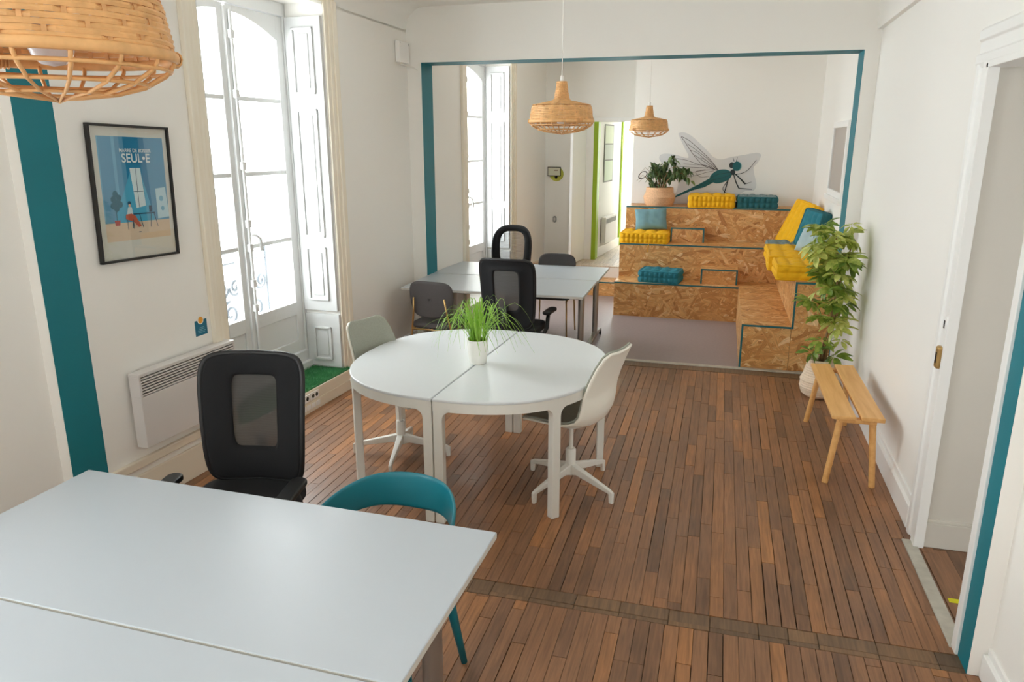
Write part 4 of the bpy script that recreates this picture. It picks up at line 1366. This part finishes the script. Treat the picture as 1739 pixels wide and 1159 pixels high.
# ficus on the top step
t = thing('potted_ficus', 'small-leaved ficus in a woven belly basket on the top step', 'plant', (-.79, 10.06, 1.263))
basket(t, [(.165, 0), (.185, .03), (.198, .085), (.205, .115), (.195, .135), (.178, .17), (.172, .235)], M['basket'], 16)
b = MB(); b.lathe([(0, .195), (.155, .185)], 24); b.build('soil', M['soil'], t)
lm = [leaf_mesh('leaf', .098, .042, .5, .02, M['ficus']), leaf_mesh('leaf', .082, .036, .5, .03, M['ficus'])]
rnd = random.Random(11)
stems = []
for i in range(11):
    a = rnd.uniform(0, 2 * PI); r = rnd.uniform(.10, .30); h = rnd.uniform(.42, .66) if r < .17 else rnd.uniform(.28, .50)
    p0 = Vector((rnd.uniform(-.05, .05), rnd.uniform(-.05, .05), .18))
    p1_ = Vector((r * .35 * math.cos(a), r * .3 * math.sin(a), h * .75))
    p2_ = Vector((r * math.cos(a), r * .8 * math.sin(a), h))
    p3_ = Vector((r * 1.35 * math.cos(a), r * 1.0 * math.sin(a), h - .08))
    pts = [p0, p0.lerp(p1_, .5), p1_, p1_.lerp(p2_, .5), p2_, p3_]
    b = MB(); b.tube(pts, [.006, .005, .004, .003, .002, .0015], 5); b.build('stem', M['stem'], t, smooth=True)
    stems.append(pts)
for pts in ([Vector((.03, -.02, .18)), Vector((.10, -.05, .33)), Vector((.19, -.07, .42)), Vector((.27, -.08, .42)), Vector((.33, -.08, .37)), Vector((.38, -.08, .30))], [Vector((.02, .0, .18)), Vector((.06, -.03, .36)), Vector((.12, -.05, .48)), Vector((.20, -.06, .50)), Vector((.26, -.06, .46)), Vector((.30, -.06, .40))]):
    b = MB(); b.tube(pts, [.006, .005, .004, .003, .002, .0015], 5); b.build('stem', M['stem'], t, smooth=True)
    stems.append(pts)
for pts in stems:
    for k in range(22):
        f = rnd.uniform(1.6, 5.0); i = min(int(f), 4)
        p = pts[i].lerp(pts[i + 1], f - i)
        if p.y > .2 or p.x < -.16: continue
        o = bpy.data.objects.new('leaf', rnd.choice(lm)); C.objects.link(o); o.parent = t
        o.location = p + Vector((rnd.uniform(-.03, .03), rnd.uniform(-.03, .02), rnd.uniform(-.02, .03)))
        o.rotation_euler = (rnd.uniform(-.6, .6), rnd.uniform(.35, 1.35), rnd.uniform(0, 2 * PI) if p.x > -.08 else rnd.uniform(-1.5, 1.5))
        s = rnd.uniform(.8, 1.2); o.scale = (s, s, s)
# variegated schefflera in a basket behind the bench
t = thing('potted_umbrella_plant', 'tall variegated umbrella plant in a pale basket behind the bench', 'plant', (.895, 6.40, 0))
basket(t, [(.10, 0.004), (.135, .03), (.155, .09), (.150, .135), (.155, .15), (.135, .19), (.115, .27), (.112, .33)], M['basket_pale'], 18)
b = MB(); b.lathe([(0, .30), (.10, .29)], 20); b.build('soil', M['soil'], t)
b = MB()
def palm(rng, n, l):
    bb = MB()
    for k in range(n):
        a = 2 * PI * k / n + rng.uniform(-.15, .15)
        ll = l * rng.uniform(.8, 1.1); w = ll * .46; dr = rng.uniform(.25, .6)
        vs = []; m = 5
        for i in range(m + 1):
            f = i / m
            ww = w * .5 * math.sin(PI * min(1, (f * .93 + .03)) ** 1.25) ** .8 + .0004
            r = .018 + f * ll; z = -dr * f * f * ll + .25 * ww
            for q, dz in ((-1, 0), (0, -.35 * ww), (1, 0)):
                vs.append((r * math.cos(a) - q * ww * math.sin(a), r * math.sin(a) + q * ww * math.cos(a), z + dz))
        fs = []
        for i in range(m):
            c = i * 3; fs += [(c, c + 3, c + 4, c + 1), (c + 1, c + 4, c + 5, c + 2)]
        bb.add(vs, fs)
    me = bb.mesh('leaf'); me.materials.append(M['scheff'])
    me.polygons.foreach_set('use_smooth', [True] * len(me.polygons))
    return me
rnd = random.Random(5)
pm = [palm(rnd, 8, .12), palm(rnd, 7, .11), palm(rnd, 9, .125), palm(rnd, 6, .10)]
stalks = [[(.02, -.01, .28), (.03, -.02, .45), (.055, -.01, .62), (.06, .0, .80), (.045, -.01, 1.0), (.02, -.02, 1.22), (.0, -.02, 1.36)],
          [(-.02, .01, .28), (.0, .0, .45), (.03, .01, .60), (.05, .02, .85), (.09, .02, 1.05), (.13, .0, 1.30)],
          [(.0, .02, .28), (.04, .02, .50), (.075, .0, .66), (.075, -.02, .9), (.02, -.03, 1.05), (-.05, -.03, 1.18)]]
for s in stalks:
    b = MB(); b.tube(s, [.011, .010, .009, .008, .007, .006, .005][:len(s)], 8); b.build('stem', M['stem'], t, smooth=True)
spots = []
for i in range(58):
    z = .72 + .70 * (i / 57) ** .8
    spots.append((rnd.uniform(-.17, .19) + (.03 if z < .9 else 0), rnd.uniform(-.16, .12), z + rnd.uniform(-.05, .05)))
spots += [(-.10, -.06, .395), (-.06, -.10, .42), (.08, -.07, .37), (.12, -.04, .50), (.10, -.05, .60), (-.03, -.08, .50), (.14, -.03, .68), (.05, -.1, .66), (-.02, -.06, .70)]
stalk_pts = [Vector(p) for s in stalks for p in s]
for sp in spots:
    p = Vector(sp)
    if .895 + p.x > 1.03: p.x = 1.03 - .895 - rnd.random() * .05
    near = min(stalk_pts, key=lambda q: (q - p).length + (0.3 if q.z > p.z else 0))
    m = MB(); m.tube([near, near.lerp(p, .55) + Vector((0, 0, .015)), p], [.003, .0024, .002], 5); lo = m.build('leaf_stalk', M['grass'], t, smooth=True)
    o = bpy.data.objects.new('leaf', rnd.choice(pm)); C.objects.link(o); o.parent = t
    o.location = p
    d = p - near
    o.rotation_euler = (rnd.uniform(-.35, .35) + .35, rnd.uniform(-.5, .5), rnd.uniform(0, 6.28))
    s = rnd.uniform(.8, 1.1); o.scale = (s, s, s)

# ------------------------------------------------------------------ turf mat on the sill, railing outside
t = thing('turf_mat', 'green artificial turf mat on the sill of the near window', 'mat', lw_obj(WIN_C, 0, .1725), R(90) - LA)
b = MB(); b.box(-.66, .76, -.035, .285, 0, .012); b.build('turf_backing', M['turf'], t)
rnd = random.Random(9)
b = MB()
for i in range(11000):
    x, y = rnd.uniform(-.66, .76), rnd.uniform(-.04, .285)
    if x > .665 and y > -.0: continue
    a = rnd.uniform(0, PI); w = .0022; h = rnd.uniform(.012, .024)
    dx, dy = w * math.cos(a), w * math.sin(a); lx, ly = rnd.uniform(-.008, .008), rnd.uniform(-.008, .008)
    b.add([(x - dx, y - dy, .011), (x + dx, y + dy, .011), (x + lx, y + ly, .012 + h)], [(0, 1, 2)])
o = b.build('turf_pile', M['turf'], t); o['kind'] = 'stuff'
t = thing('balcony_railing', 'wrought-iron scroll railing outside the near window', 'railing', lw_obj(WIN_C), R(90) - LA)
Yr = .82
for z, r in ((.32, .012), (1.20, .02), (1.10, .010)):
    b = MB(); b.tube([(-.85, Yr, z), (.85, Yr, z)], r, 8); b.build('rail', M['iron'], t, smooth=True)
def spiral(cx, cz, r, turns, a0, sgn):
    pts = []
    for k in range(36):
        f = k / 35
        a = a0 + sgn * f * turns * 2 * PI
        rr = r * (1 - .82 * f)
        pts.append((cx + rr * math.cos(a), Yr, cz + rr * math.sin(a)))
    return pts
for px in (-.85, -.51, -.17, .17, .51, .85):
    b = MB(); b.tube([(px, Yr, .17), (px, Yr, 1.2)], .011, 8); b.build('baluster', M['iron'], t, smooth=True)
for px in (-.68, -.34, 0, .34, .68):
    for (dx, cz, r, a0, sg) in ((-.085, .47, .075, 0, 1), (.085, .47, .075, PI, -1), (-.085, .90, .08, 0, -1), (.085, .90, .08, PI, 1), (0, .68, .11, PI / 2, 1)):
        b = MB(); b.tube(spiral(px + dx, cz, r, 1.6, a0, sg), .013, 6); b.build('scroll', M['iron'], t, smooth=True)
b = MB(); b.box(-1.1, 1.1, .46, .90, .02, .16); struct(b.build('trim_13', M['wall'], None, loc=lw_obj(WIN_C), rot=(0, 0, R(90) - LA)))
# ------------------------------------------------------------------ things on the walls
RZ = R(90) - LA
# convector heater
t = thing('convector_heater', 'white convector heater with slotted top on the wall beside the near window', 'heater', lw_obj(3.645, 0, .375), RZ)
W, Hh, Dp = .81, .44, .075
b = MB(); b.box(-W / 2, W / 2, -Dp - .02, -.02, 0, Hh - .135); b.box(-W / 2, W / 2, -Dp - .02, -.02, Hh - .02, Hh)
b.box(-W / 2, -W / 2 + .016, -Dp - .02, -.02, Hh - .135, Hh - .02); b.box(W / 2 - .016, W / 2, -Dp - .02, -.02, Hh - .135, Hh - .02)
b.build('casing', M['heater'], t, bevel=.003)
b = MB(); b.box(-W / 2 + .016, W / 2 - .016, -.082, -.03, Hh - .135, Hh - .02); b.build('grille_back', M['dark_slot'], t)
for k in range(7):
    z = Hh - .129 + k * .0158
    b = MB(); b.box(-W / 2 + .016, W / 2 - .016, -.095, -.086, z, z + .0082)
    b.build('slat', M['heater'], t)
b = MB(); b.box(-W / 2 + .05, W / 2 - .05, -.02, 0, .05, Hh - .05); b.build('wall_bracket', M['heater'], t)
b = MB(); b.tube([(.10, -.05, .01), (.10, -.05, -.03), (.115, -.045, -.065), (.15, -.04, -.075), (.20, -.036, -.07), (.30, -.034, -.075)], .006, 6); b.build('cable', M['cord'], t, smooth=True)
# framed poster
t = thing('framed_poster', 'black-framed poster with white lettering on blue, beside the teal band', 'poster', lw_obj(3.462, 0, 1.795), RZ)
t.rotation_euler = (0, R(1.6), RZ)
PW_, PH = .555, .725
b = MB(); f = .013
for (x0, x1, z0, z1) in ((-PW_ / 2, PW_ / 2, PH / 2 - f, PH / 2), (-PW_ / 2, PW_ / 2, -PH / 2, -PH / 2 + f), (-PW_ / 2, -PW_ / 2 + f, -PH / 2 + f, PH / 2 - f), (PW_ / 2 - f, PW_ / 2, -PH / 2 + f, PH / 2 - f)):
    b.box(x0, x1, -.032, -.006, z0, z1)
b.build('frame', M['black_frame'], t, bevel=.0015, seg=1)
cols = {'paper': (224, 216, 206), 'blue': (92, 150, 186), 'deep': (0, 118, 164), 'cone': (74, 168, 204), 'win': (226, 234, 236), 'floor': (226, 196, 168), 'plant': (44, 108, 130), 'orange': (196, 84, 44), 'navy': (24, 66, 96), 'shirt': (206, 218, 222), 'skin': (226, 172, 140), 'shelf': (196, 220, 230), 'pot': (186, 70, 60), 'mid': (120, 176, 206)}
keys = list(cols); mats = [flat('print_' + k, *cols[k]) for k in keys]
iw, ih = PW_ - 2 * f, PH - 2 * f
pr = MB(); lay = [0]
def shape(k, pts):
    pr.mi = keys.index(k); y = -.016 - .00015 * lay[0]; lay[0] += 1
    vs = [((u - .5) * iw, y, (.5 - v) * ih) for u, v in pts]
    pr.add(vs, [tuple(range(len(vs)))])
def circ(k, cu, cv, r, n=14): shape(k, [(cu + r * math.cos(-2 * PI * i / n), cv + r * iw / ih * math.sin(-2 * PI * i / n)) for i in range(n)][::-1])
def rect(k, a, b_, c, d): shape(k, [(a, d), (b_, d), (b_, c), (a, c)])
rect('paper', 0, 1, 0, 1); rect('floor', .085, .945, .72, .86); rect('blue', .085, .945, .07, .72)
rect('mid', .085, .30, .07, .70); rect('blue', .10, .26, .072, .70)
shape('deep', [(.43, .72), (.72, .72), (.68, .07), (.41, .07)])
shape('cone', [(.19, .72), (.74, .72), (.60, .34), (.46, .34)])
shape('win', [(.50, .615), (.63, .60), (.60, .305), (.46, .305)])
rect('navy', .535, .541, .305, .61); rect('navy', .485, .615, .485, .489)
shape('shelf', [(.78, .71), (.945, .70), (.92, .46), (.78, .47)])
circ('mid', .85, .55, .03); circ('mid', .86, .63, .025)
for (u, v) in ((.24, .50), (.21, .54), (.28, .53), (.25, .57), (.20, .59), (.29, .58), (.24, .61)): circ('plant', u, v, .035, 9)
rect('plant', .225, .235, .55, .70); shape('pot', [(.205, .74), (.26, .74), (.27, .70), (.195, .70)])
rect('navy', .42, .74, .655, .665)
for (a, b_) in ((.44, .42), (.52, .56), (.68, .66), (.72, .76)): shape('navy', [(b_, .77), (b_ + .008, .77), (a + .008, .66), (a, .66)])
circ('navy', .405, .575, .022); circ('skin', .405, .592, .016)
shape('shirt', [(.36, .66), (.44, .665), (.43, .605), (.38, .605)])
shape('orange', [(.34, .695), (.44, .72), (.50, .765), (.535, .755), (.47, .675), (.42, .655), (.345, .66)])
rect('navy', .66, .70, .60, .652)
for q in (.355, .43): rect('navy', q, q + .007, .70, .775)
rect('navy', .49, .525, .80, .804)
pr.build('print', mats, t)
b = MB(); b.box(-iw / 2, iw / 2, -.014, -.006, -ih / 2, ih / 2); b.build('backing', M['paper'], t)
def text_obj(body, size, loc, parent, mat, name, rot=(R(90), 0, 0), ext=.0002, bold=0.0, shear=0.0, align='CENTER', sp=1.0):
    c = bpy.data.curves.new(name, 'FONT'); c.body = body; c.size = size; c.align_x = align; c.extrude = ext; c.offset = bold; c.shear = shear
    c.space_character = sp
    tmp = bpy.data.objects.new(name, c); C.objects.link(tmp)
    bpy.context.view_layer.update()
    me = bpy.data.meshes.new_from_object(tmp.evaluated_get(bpy.context.evaluated_depsgraph_get()))
    me.materials.clear(); me.materials.append(mat)
    bpy.data.objects.remove(tmp)
    o = bpy.data.objects.new(name, me); C.objects.link(o)
    if parent: o.parent = parent
    o.location = loc; o.rotation_euler = rot
    return o
pwhite = flat('print_white', 236, 240, 240)
text_obj('MARRE DE BOSSER', .0265, ((.555 - .5) * iw, -.0195, (.5 - .185) * ih), t, pwhite, 'lettering', bold=.0004)
text_obj('SEUL\u2022E', .066, ((.555 - .5) * iw, -.0195, (.5 - .262) * ih), t, pwhite, 'lettering', bold=.0012)
b = MB(); b.box(-iw / 2, iw / 2, -.0235, -.0225, -ih / 2, ih / 2); b.build('glazing', M['glass'], t)
# small card above the heater
t = thing('wall_card', 'small teal card with an orange round sticker above the heater', 'card', lw_obj(3.868, 0, .945), RZ)
b = MB(); b.box(-.052, .052, -.003, 0, -.06, .038); b.build('card', flat('card_teal', 20, 104, 130), t)
b = MB(); b.T = Matrix.Translation((-.003, -.0035, .038)) @ Matrix.Rotation(R(90), 4, 'X'); b.lathe([(0, 0), (.027, 0), (.027, .001), (0, .001)], 24); b.build('sticker_rim', flat('card_white', 236, 234, 224), t)
b = MB(); b.T = Matrix.Translation((-.003, -.0048, .038)) @ Matrix.Rotation(R(90), 4, 'X'); b.lathe([(0, 0), (.021, 0), (.021, .0006), (0, .0006)], 24); b.build('sticker', flat('card_orange', 232, 160, 50), t)
for z, w in ((-.012, .05), (-.022, .06), (-.032, .07), (-.042, .055)):
    b = MB(); b.box(-w / 2, w / 2, -.0038, -.003, z, z + .003); b.build('print_line', flat('card_line', 120, 172, 188), t)
# junction box with its cable near the header corner
t = thing('wall_box', 'white electrical box with a loose cable high in the left corner', 'electrical box', (-3.014, 6.905, 2.885), R(90))
b = MB(); b.box(-.115, .115, -.045, 0, -.095, .095); b.build('box_body', M['white'], t, bevel=.008)
for x in (-.095, .095):
    b = MB(); b.T = Matrix.Translation((x, -.0455, .075)) @ Matrix.Rotation(R(90), 4, 'X'); b.lathe([(0, 0), (.005, 0), (.004, .002), (0, .002)], 10); b.build('screw', M['metal'], t)
b = MB(); b.tube([(-.08, -.02, -.09), (-.06, -.03, -.115), (.03, -.035, -.118), (.10, -.045, -.115), (.142, -.075, -.125), (.147, -.11, -.15)], .0055, 6); b.build('cable', M['cord'], t, smooth=True)
# tablet on a round lime mount and a small doorbell
t = thing('wall_tablet', 'black-edged tablet on a round lime mount on the far wall', 'tablet', (-2.40, 11.06, 1.64))
b = MB(); b.T = Matrix.Translation((.012, -.004, -.03)) @ Matrix.Rotation(R(90), 4, 'X'); b.lathe([(0, -.004), (.105, -.004), (.105, .004), (0, .004)], 32); b.build('mount_disc', flat('lime_disc', 196, 196, 80), t)
b = MB(); b.cbox((-.018, -.035, .008), (.20, .014, .135)); b.build('tablet_frame', M['black'], t, bevel=.004)
b = MB(); b.cbox((-.018, -.0425, .008), (.178, .002, .113)); b.build('screen', flat('tablet_screen', 206, 206, 184), t)
b = MB(); b.cbox((.012, -.044, .026), (.06, .0012, .012)); b.build('screen_print', flat('tablet_print', 120, 90, 70), t)
b = MB(); b.tube([(.01, -.005, -.05), (.01, -.03, -.075), (.01, -.03, -.06)], .02, 10); b.build('arm', M['black'], t, smooth=True)
t = thing('door_chime', 'small grey oval device on the far wall below the tablet', 'chime', (-2.405, 11.06, .945))
b = MB(); b.prism(rounded(.055, .095, .026, 6), 0, .02); o = b.build('chime_body', flat('chime_grey', 140, 142, 142), t, bevel=.004); o.rotation_euler = (R(90), 0, 0)
b = MB(); b.prism(rounded(.03, .045, .012, 6, 0, .004), .02, .0225); o = b.build('chime_button', flat('chime_pale', 190, 190, 188), t); o.rotation_euler = (R(90), 0, 0)
# heater and narrow poster in the room beyond
ang = math.atan2(1.53, .14)
ux, uy = math.cos(ang), math.sin(ang)
def bw(s, z): return (-1.80 + ux * s, 11.22 + uy * s, z)
t = thing('convector_heater', 'white heater in the room beyond the lime-framed doorway', 'heater', bw(.60, .55), ang)
b = MB(); b.box(-.36, .36, -.09, -.02, 0, .40); b.build('casing', M['heater'], t, bevel=.004)
b = MB(); b.box(-.33, .33, -.092, -.088, .30, .37); b.build('grille', flat('grille_grey', 150, 150, 148), t)
b = MB(); b.box(-.30, .30, -.02, 0, .05, .35); b.build('wall_bracket', M['heater'], t)
t = thing('narrow_poster', 'narrow pale green poster on the wall beyond the lime-framed doorway', 'poster', bw(.62, 1.83), ang)
b = MB(); b.box(-.28, .28, -.012, 0, -.36, .50); b.build('poster_frame', flat('poster_grey', 128, 128, 118), t)
for k, (z0, z1) in enumerate(((.22, .48), (-.02, .20), (-.34, -.04))):
    b = MB(); b.box(-.25, .25, -.014, -.011, z0, z1); b.build('poster_panel', flat('poster_green_%d' % k, *((206, 212, 188), (186, 192, 180), (198, 208, 184))[k]), t)
# interior window in the far right wall
t = struct(thing('window_5', None, None, (1.125, 8.35, 1.90), R(-90)))
b = MB(); fr = .06
W5, H5 = 1.02, .74
for (x0, x1, z0, z1) in ((-W5 / 2, W5 / 2, H5 / 2 - fr, H5 / 2), (-W5 / 2, W5 / 2, -H5 / 2, -H5 / 2 + fr), (-W5 / 2, -W5 / 2 + fr, -H5 / 2 + fr, H5 / 2 - fr), (W5 / 2 - fr, W5 / 2, -H5 / 2 + fr, H5 / 2 - fr)):
    b.box(x0, x1, -.03, 0, z0, z1)
b.build('window_frame', M['white'], t, bevel=.006)
b = MB(); b.box(-W5 / 2 + fr, W5 / 2 - fr, -.012, -.004, -H5 / 2 + fr, H5 / 2 - fr); b.build('pane', plain('frosted_pane', lin(170, 160, 152), .3), t)
b = MB(); b.box(-W5 / 2 - .03, W5 / 2 + .03, -.05, 0, -H5 / 2 - .05, -H5 / 2); b.build('window_sill', M['white'], t, bevel=.004)

# ------------------------------------------------------------------ dragonfly cut-out on the far wall
D = {
'bg': [(-0.599,2.186),(-0.523,2.188),(-0.433,2.143),(-0.319,2.046),(-0.205,1.939),(-0.136,1.875),(-0.038,1.852),(0.098,1.885),(0.243,1.909),(0.387,1.936),(0.441,1.92),(0.446,1.883),(0.418,1.814),(0.371,1.75),(0.386,1.664),(0.42,1.535),(0.394,1.459),(0.29,1.447),(0.198,1.39),(0.108,1.301),(-0.269,1.27),(-0.614,1.275),(-0.651,1.341),(-0.589,1.432),(-0.577,1.609),(-0.668,1.653),(-0.821,1.816),(-0.836,1.893),(-0.771,1.92),(-0.638,1.909),(-0.46,1.868),(-0.535,2.024),(-0.596,2.143)],
'tail': [(-0.606,1.347),(-0.603,1.367),(-0.588,1.382),(-0.436,1.459),(-0.308,1.527),(-0.172,1.606),(-0.108,1.561),(-0.229,1.491),(-0.391,1.444),(-0.52,1.386)],
'thorax': [(-0.174,1.603),(-0.153,1.653),(-0.113,1.691),(-0.061,1.716),(0.024,1.722),(0.09,1.695),(0.108,1.656),(0.071,1.596),(-0.007,1.554),(-0.081,1.542),(-0.131,1.558)],
'neck': [(0.08,1.693),(0.115,1.726),(0.149,1.689),(0.12,1.648)]}
LINES = [  # points, start width, end width, dark leg or thin vein
([(0.121,1.825),(0.106,1.871)], .010, .003, 0), ([(0.15,1.825),(0.159,1.879)], .010, .003, 0),
([(0.135,1.661),(0.219,1.673),(0.3,1.717),(0.395,1.846)], .008, .005, 0), ([(0.145,1.667),(0.214,1.608),(0.282,1.539)], .012, .022, 0), ([(0.282,1.539),(0.359,1.567)], .009, .003, 0),
([(0.13,1.656),(0.164,1.564),(0.207,1.483)], .012, .016, 0), ([(0.207,1.483),(0.372,1.472)], .012, .008, 0), ([(0.071,1.596),(0.005,1.469),(0.102,1.394)], .010, .004, 0), ([(0.061,1.585),(0.041,1.486),(0.018,1.387)], .016, .010, 0),
([(-0.071,1.713),(-0.13,1.789),(-0.2,1.864),(-0.371,2.014),(-0.474,2.094),(-0.569,2.137),(-0.515,2.068),(-0.444,1.965),(-0.35,1.852),(-0.258,1.766),(-0.148,1.729),(-0.071,1.713)], .006, .006, 1),
([(-0.493,2.051),(-0.402,1.992),(-0.312,1.928),(-0.198,1.842),(-0.083,1.724)], .005, .005, 1), ([(-0.444,1.965),(-0.355,1.933),(-0.253,1.853),(-0.082,1.719)], .005, .005, 1), ([(-0.386,1.906),(-0.273,1.831),(-0.127,1.735)], .005, .005, 1), ([(-0.308,1.869),(-0.241,1.842),(-0.094,1.724)], .005, .005, 1),
([(-0.104,1.718),(-0.215,1.761),(-0.335,1.787),(-0.413,1.814),(-0.502,1.84),(-0.691,1.87)], .006, .005, 1), ([(-0.093,1.715),(-0.237,1.772),(-0.389,1.781),(-0.521,1.791)], .005, .004, 1), ([(-0.127,1.735),(-0.322,1.744),(-0.574,1.752)], .005, .004, 1),
([(-0.104,1.715),(-0.233,1.712),(-0.351,1.689),(-0.481,1.677),(-0.638,1.713)], .005, .005, 1), ([(-0.124,1.702),(-0.231,1.679),(-0.316,1.651),(-0.457,1.627),(-0.581,1.681)], .005, .005, 1), ([(-0.184,1.631),(-0.292,1.622),(-0.356,1.689),(-0.233,1.717)], .005, .005, 1), ([(-0.457,1.627),(-0.432,1.677)], .004, .004, 1)]
t = thing('dragonfly_decal', 'teal dragonfly cut-out sticker on the far wall above the top step', 'wall decal', (0, 10.36, 0))
def smooth_loop(pts, n=4):
    out = []
    m = len(pts)
    for i in range(m):
        p0, p1, p2, p3 = (Vector(pts[(i + k - 1) % m]) for k in range(4))
        for k in range(n):
            f = k / n
            q = .5 * ((2 * p1) + (-p0 + p2) * f + (2 * p0 - 5 * p1 + 4 * p2 - p3) * f * f + (-p0 + 3 * p1 - 3 * p2 + p3) * f ** 3)
            out.append((q.x, q.y))
    return out
def area(p): return sum(p[i - 1][0] * p[i][1] - p[i][0] * p[i - 1][1] for i in range(len(p)))
def flat_shape(name, pts, mat, y, th=.0012, n=4):
    p = smooth_loop(pts, n) if n else pts
    if area(p) < 0: p = p[::-1]
    b = MB(); b.prism(p, -y - th, -y, 'y')
    return b.build(name, mat, t)
grey = flat('decal_grey', 214, 214, 214); dteal = flat('decal_teal', 30, 98, 104); dark = flat('decal_dark', 44, 56, 60); vein = flat('decal_vein', 96, 88, 90); pale = flat('decal_pale', 120, 176, 178)
flat_shape('decal_ground', D['bg'], grey, .0005, n=4)
flat_shape('abdomen', D['tail'], dteal, .002, n=0); flat_shape('thorax', D['thorax'], dteal, .0032, n=3); flat_shape('neck', D['neck'], dark, .0045, n=3)
def disc(name, cx, cz, rx, rz_, mat, y):
    return flat_shape(name, [(cx + rx * math.cos(2 * PI * k / 24), cz + rz_ * math.sin(2 * PI * k / 24)) for k in range(24)], mat, y, n=0)
disc('eye', .097, 1.778, .034, .038, dark, .0045); disc('eye', .166, 1.764, .056, .060, pale, .0058); disc('eye', .158, 1.765, .052, .060, dteal, .0071)
def ribbon(name, pts, w0, w1, mat, y):
    P = [Vector(p) for p in pts]
    if len(P) > 2:
        Q = []
        for i in range(len(P) - 1):
            p0, p1, p2, p3 = P[max(i - 1, 0)], P[i], P[i + 1], P[min(i + 2, len(P) - 1)]
            for k in range(5):
                f = k / 5
                Q.append(.5 * ((2 * p1) + (-p0 + p2) * f + (2 * p0 - 5 * p1 + 4 * p2 - p3) * f * f + (-p0 + 3 * p1 - 3 * p2 + p3) * f ** 3))
        P = Q + [P[-1]]
    vs = []; n = len(P)
    for i, p in enumerate(P):
        d = (P[min(i + 1, n - 1)] - P[max(i - 1, 0)]).normalized()
        w = (w0 + (w1 - w0) * i / (n - 1)) / 2
        for s in (1, -1):
            q = p + Vector((-d.y, d.x)) * w * s
            vs.append((q.x, -y, q.y))
    b = MB(); b.add(vs, [(2 * i, 2 * i + 1, 2 * i + 3, 2 * i + 2) for i in range(n - 1)])
    return b.build(name, mat, t, solid=.001)
for pts, w0, w1, k in LINES:
    ribbon('wing_vein' if k else 'insect_leg', pts, w0, w1, vein if k else dark, .0035 if k else .009)
for k in range(6):          # segment lines on the abdomen and ridges on the thorax
    f = .45 + .09 * k
    a = Vector((-.603, 1.367)).lerp(Vector((-.172, 1.606)), f); c = Vector((-.606, 1.347)).lerp(Vector((-.108, 1.561)), f)
    ribbon('abdomen_line', [(a.x, a.y), (c.x + .006, c.y + .01)], .004, .004, dark, .0048)
for pts in ([(-.165, 1.61), (-.06, 1.66), (.085, 1.685)], [(-.15, 1.58), (-.03, 1.61), (.09, 1.65)]):
    ribbon('thorax_line', pts, .004, .004, dark, .0062)
text = text_obj('Ony a', .155, (-1.135, 10.358, 1.585), None, flat('script_black', 30, 30, 32), 'wall_lettering', shear=.45, align='LEFT', bold=-.0022, sp=.86)
tag(text, 'black slanted handwritten lettering on the far wall beside the ficus', 'lettering')
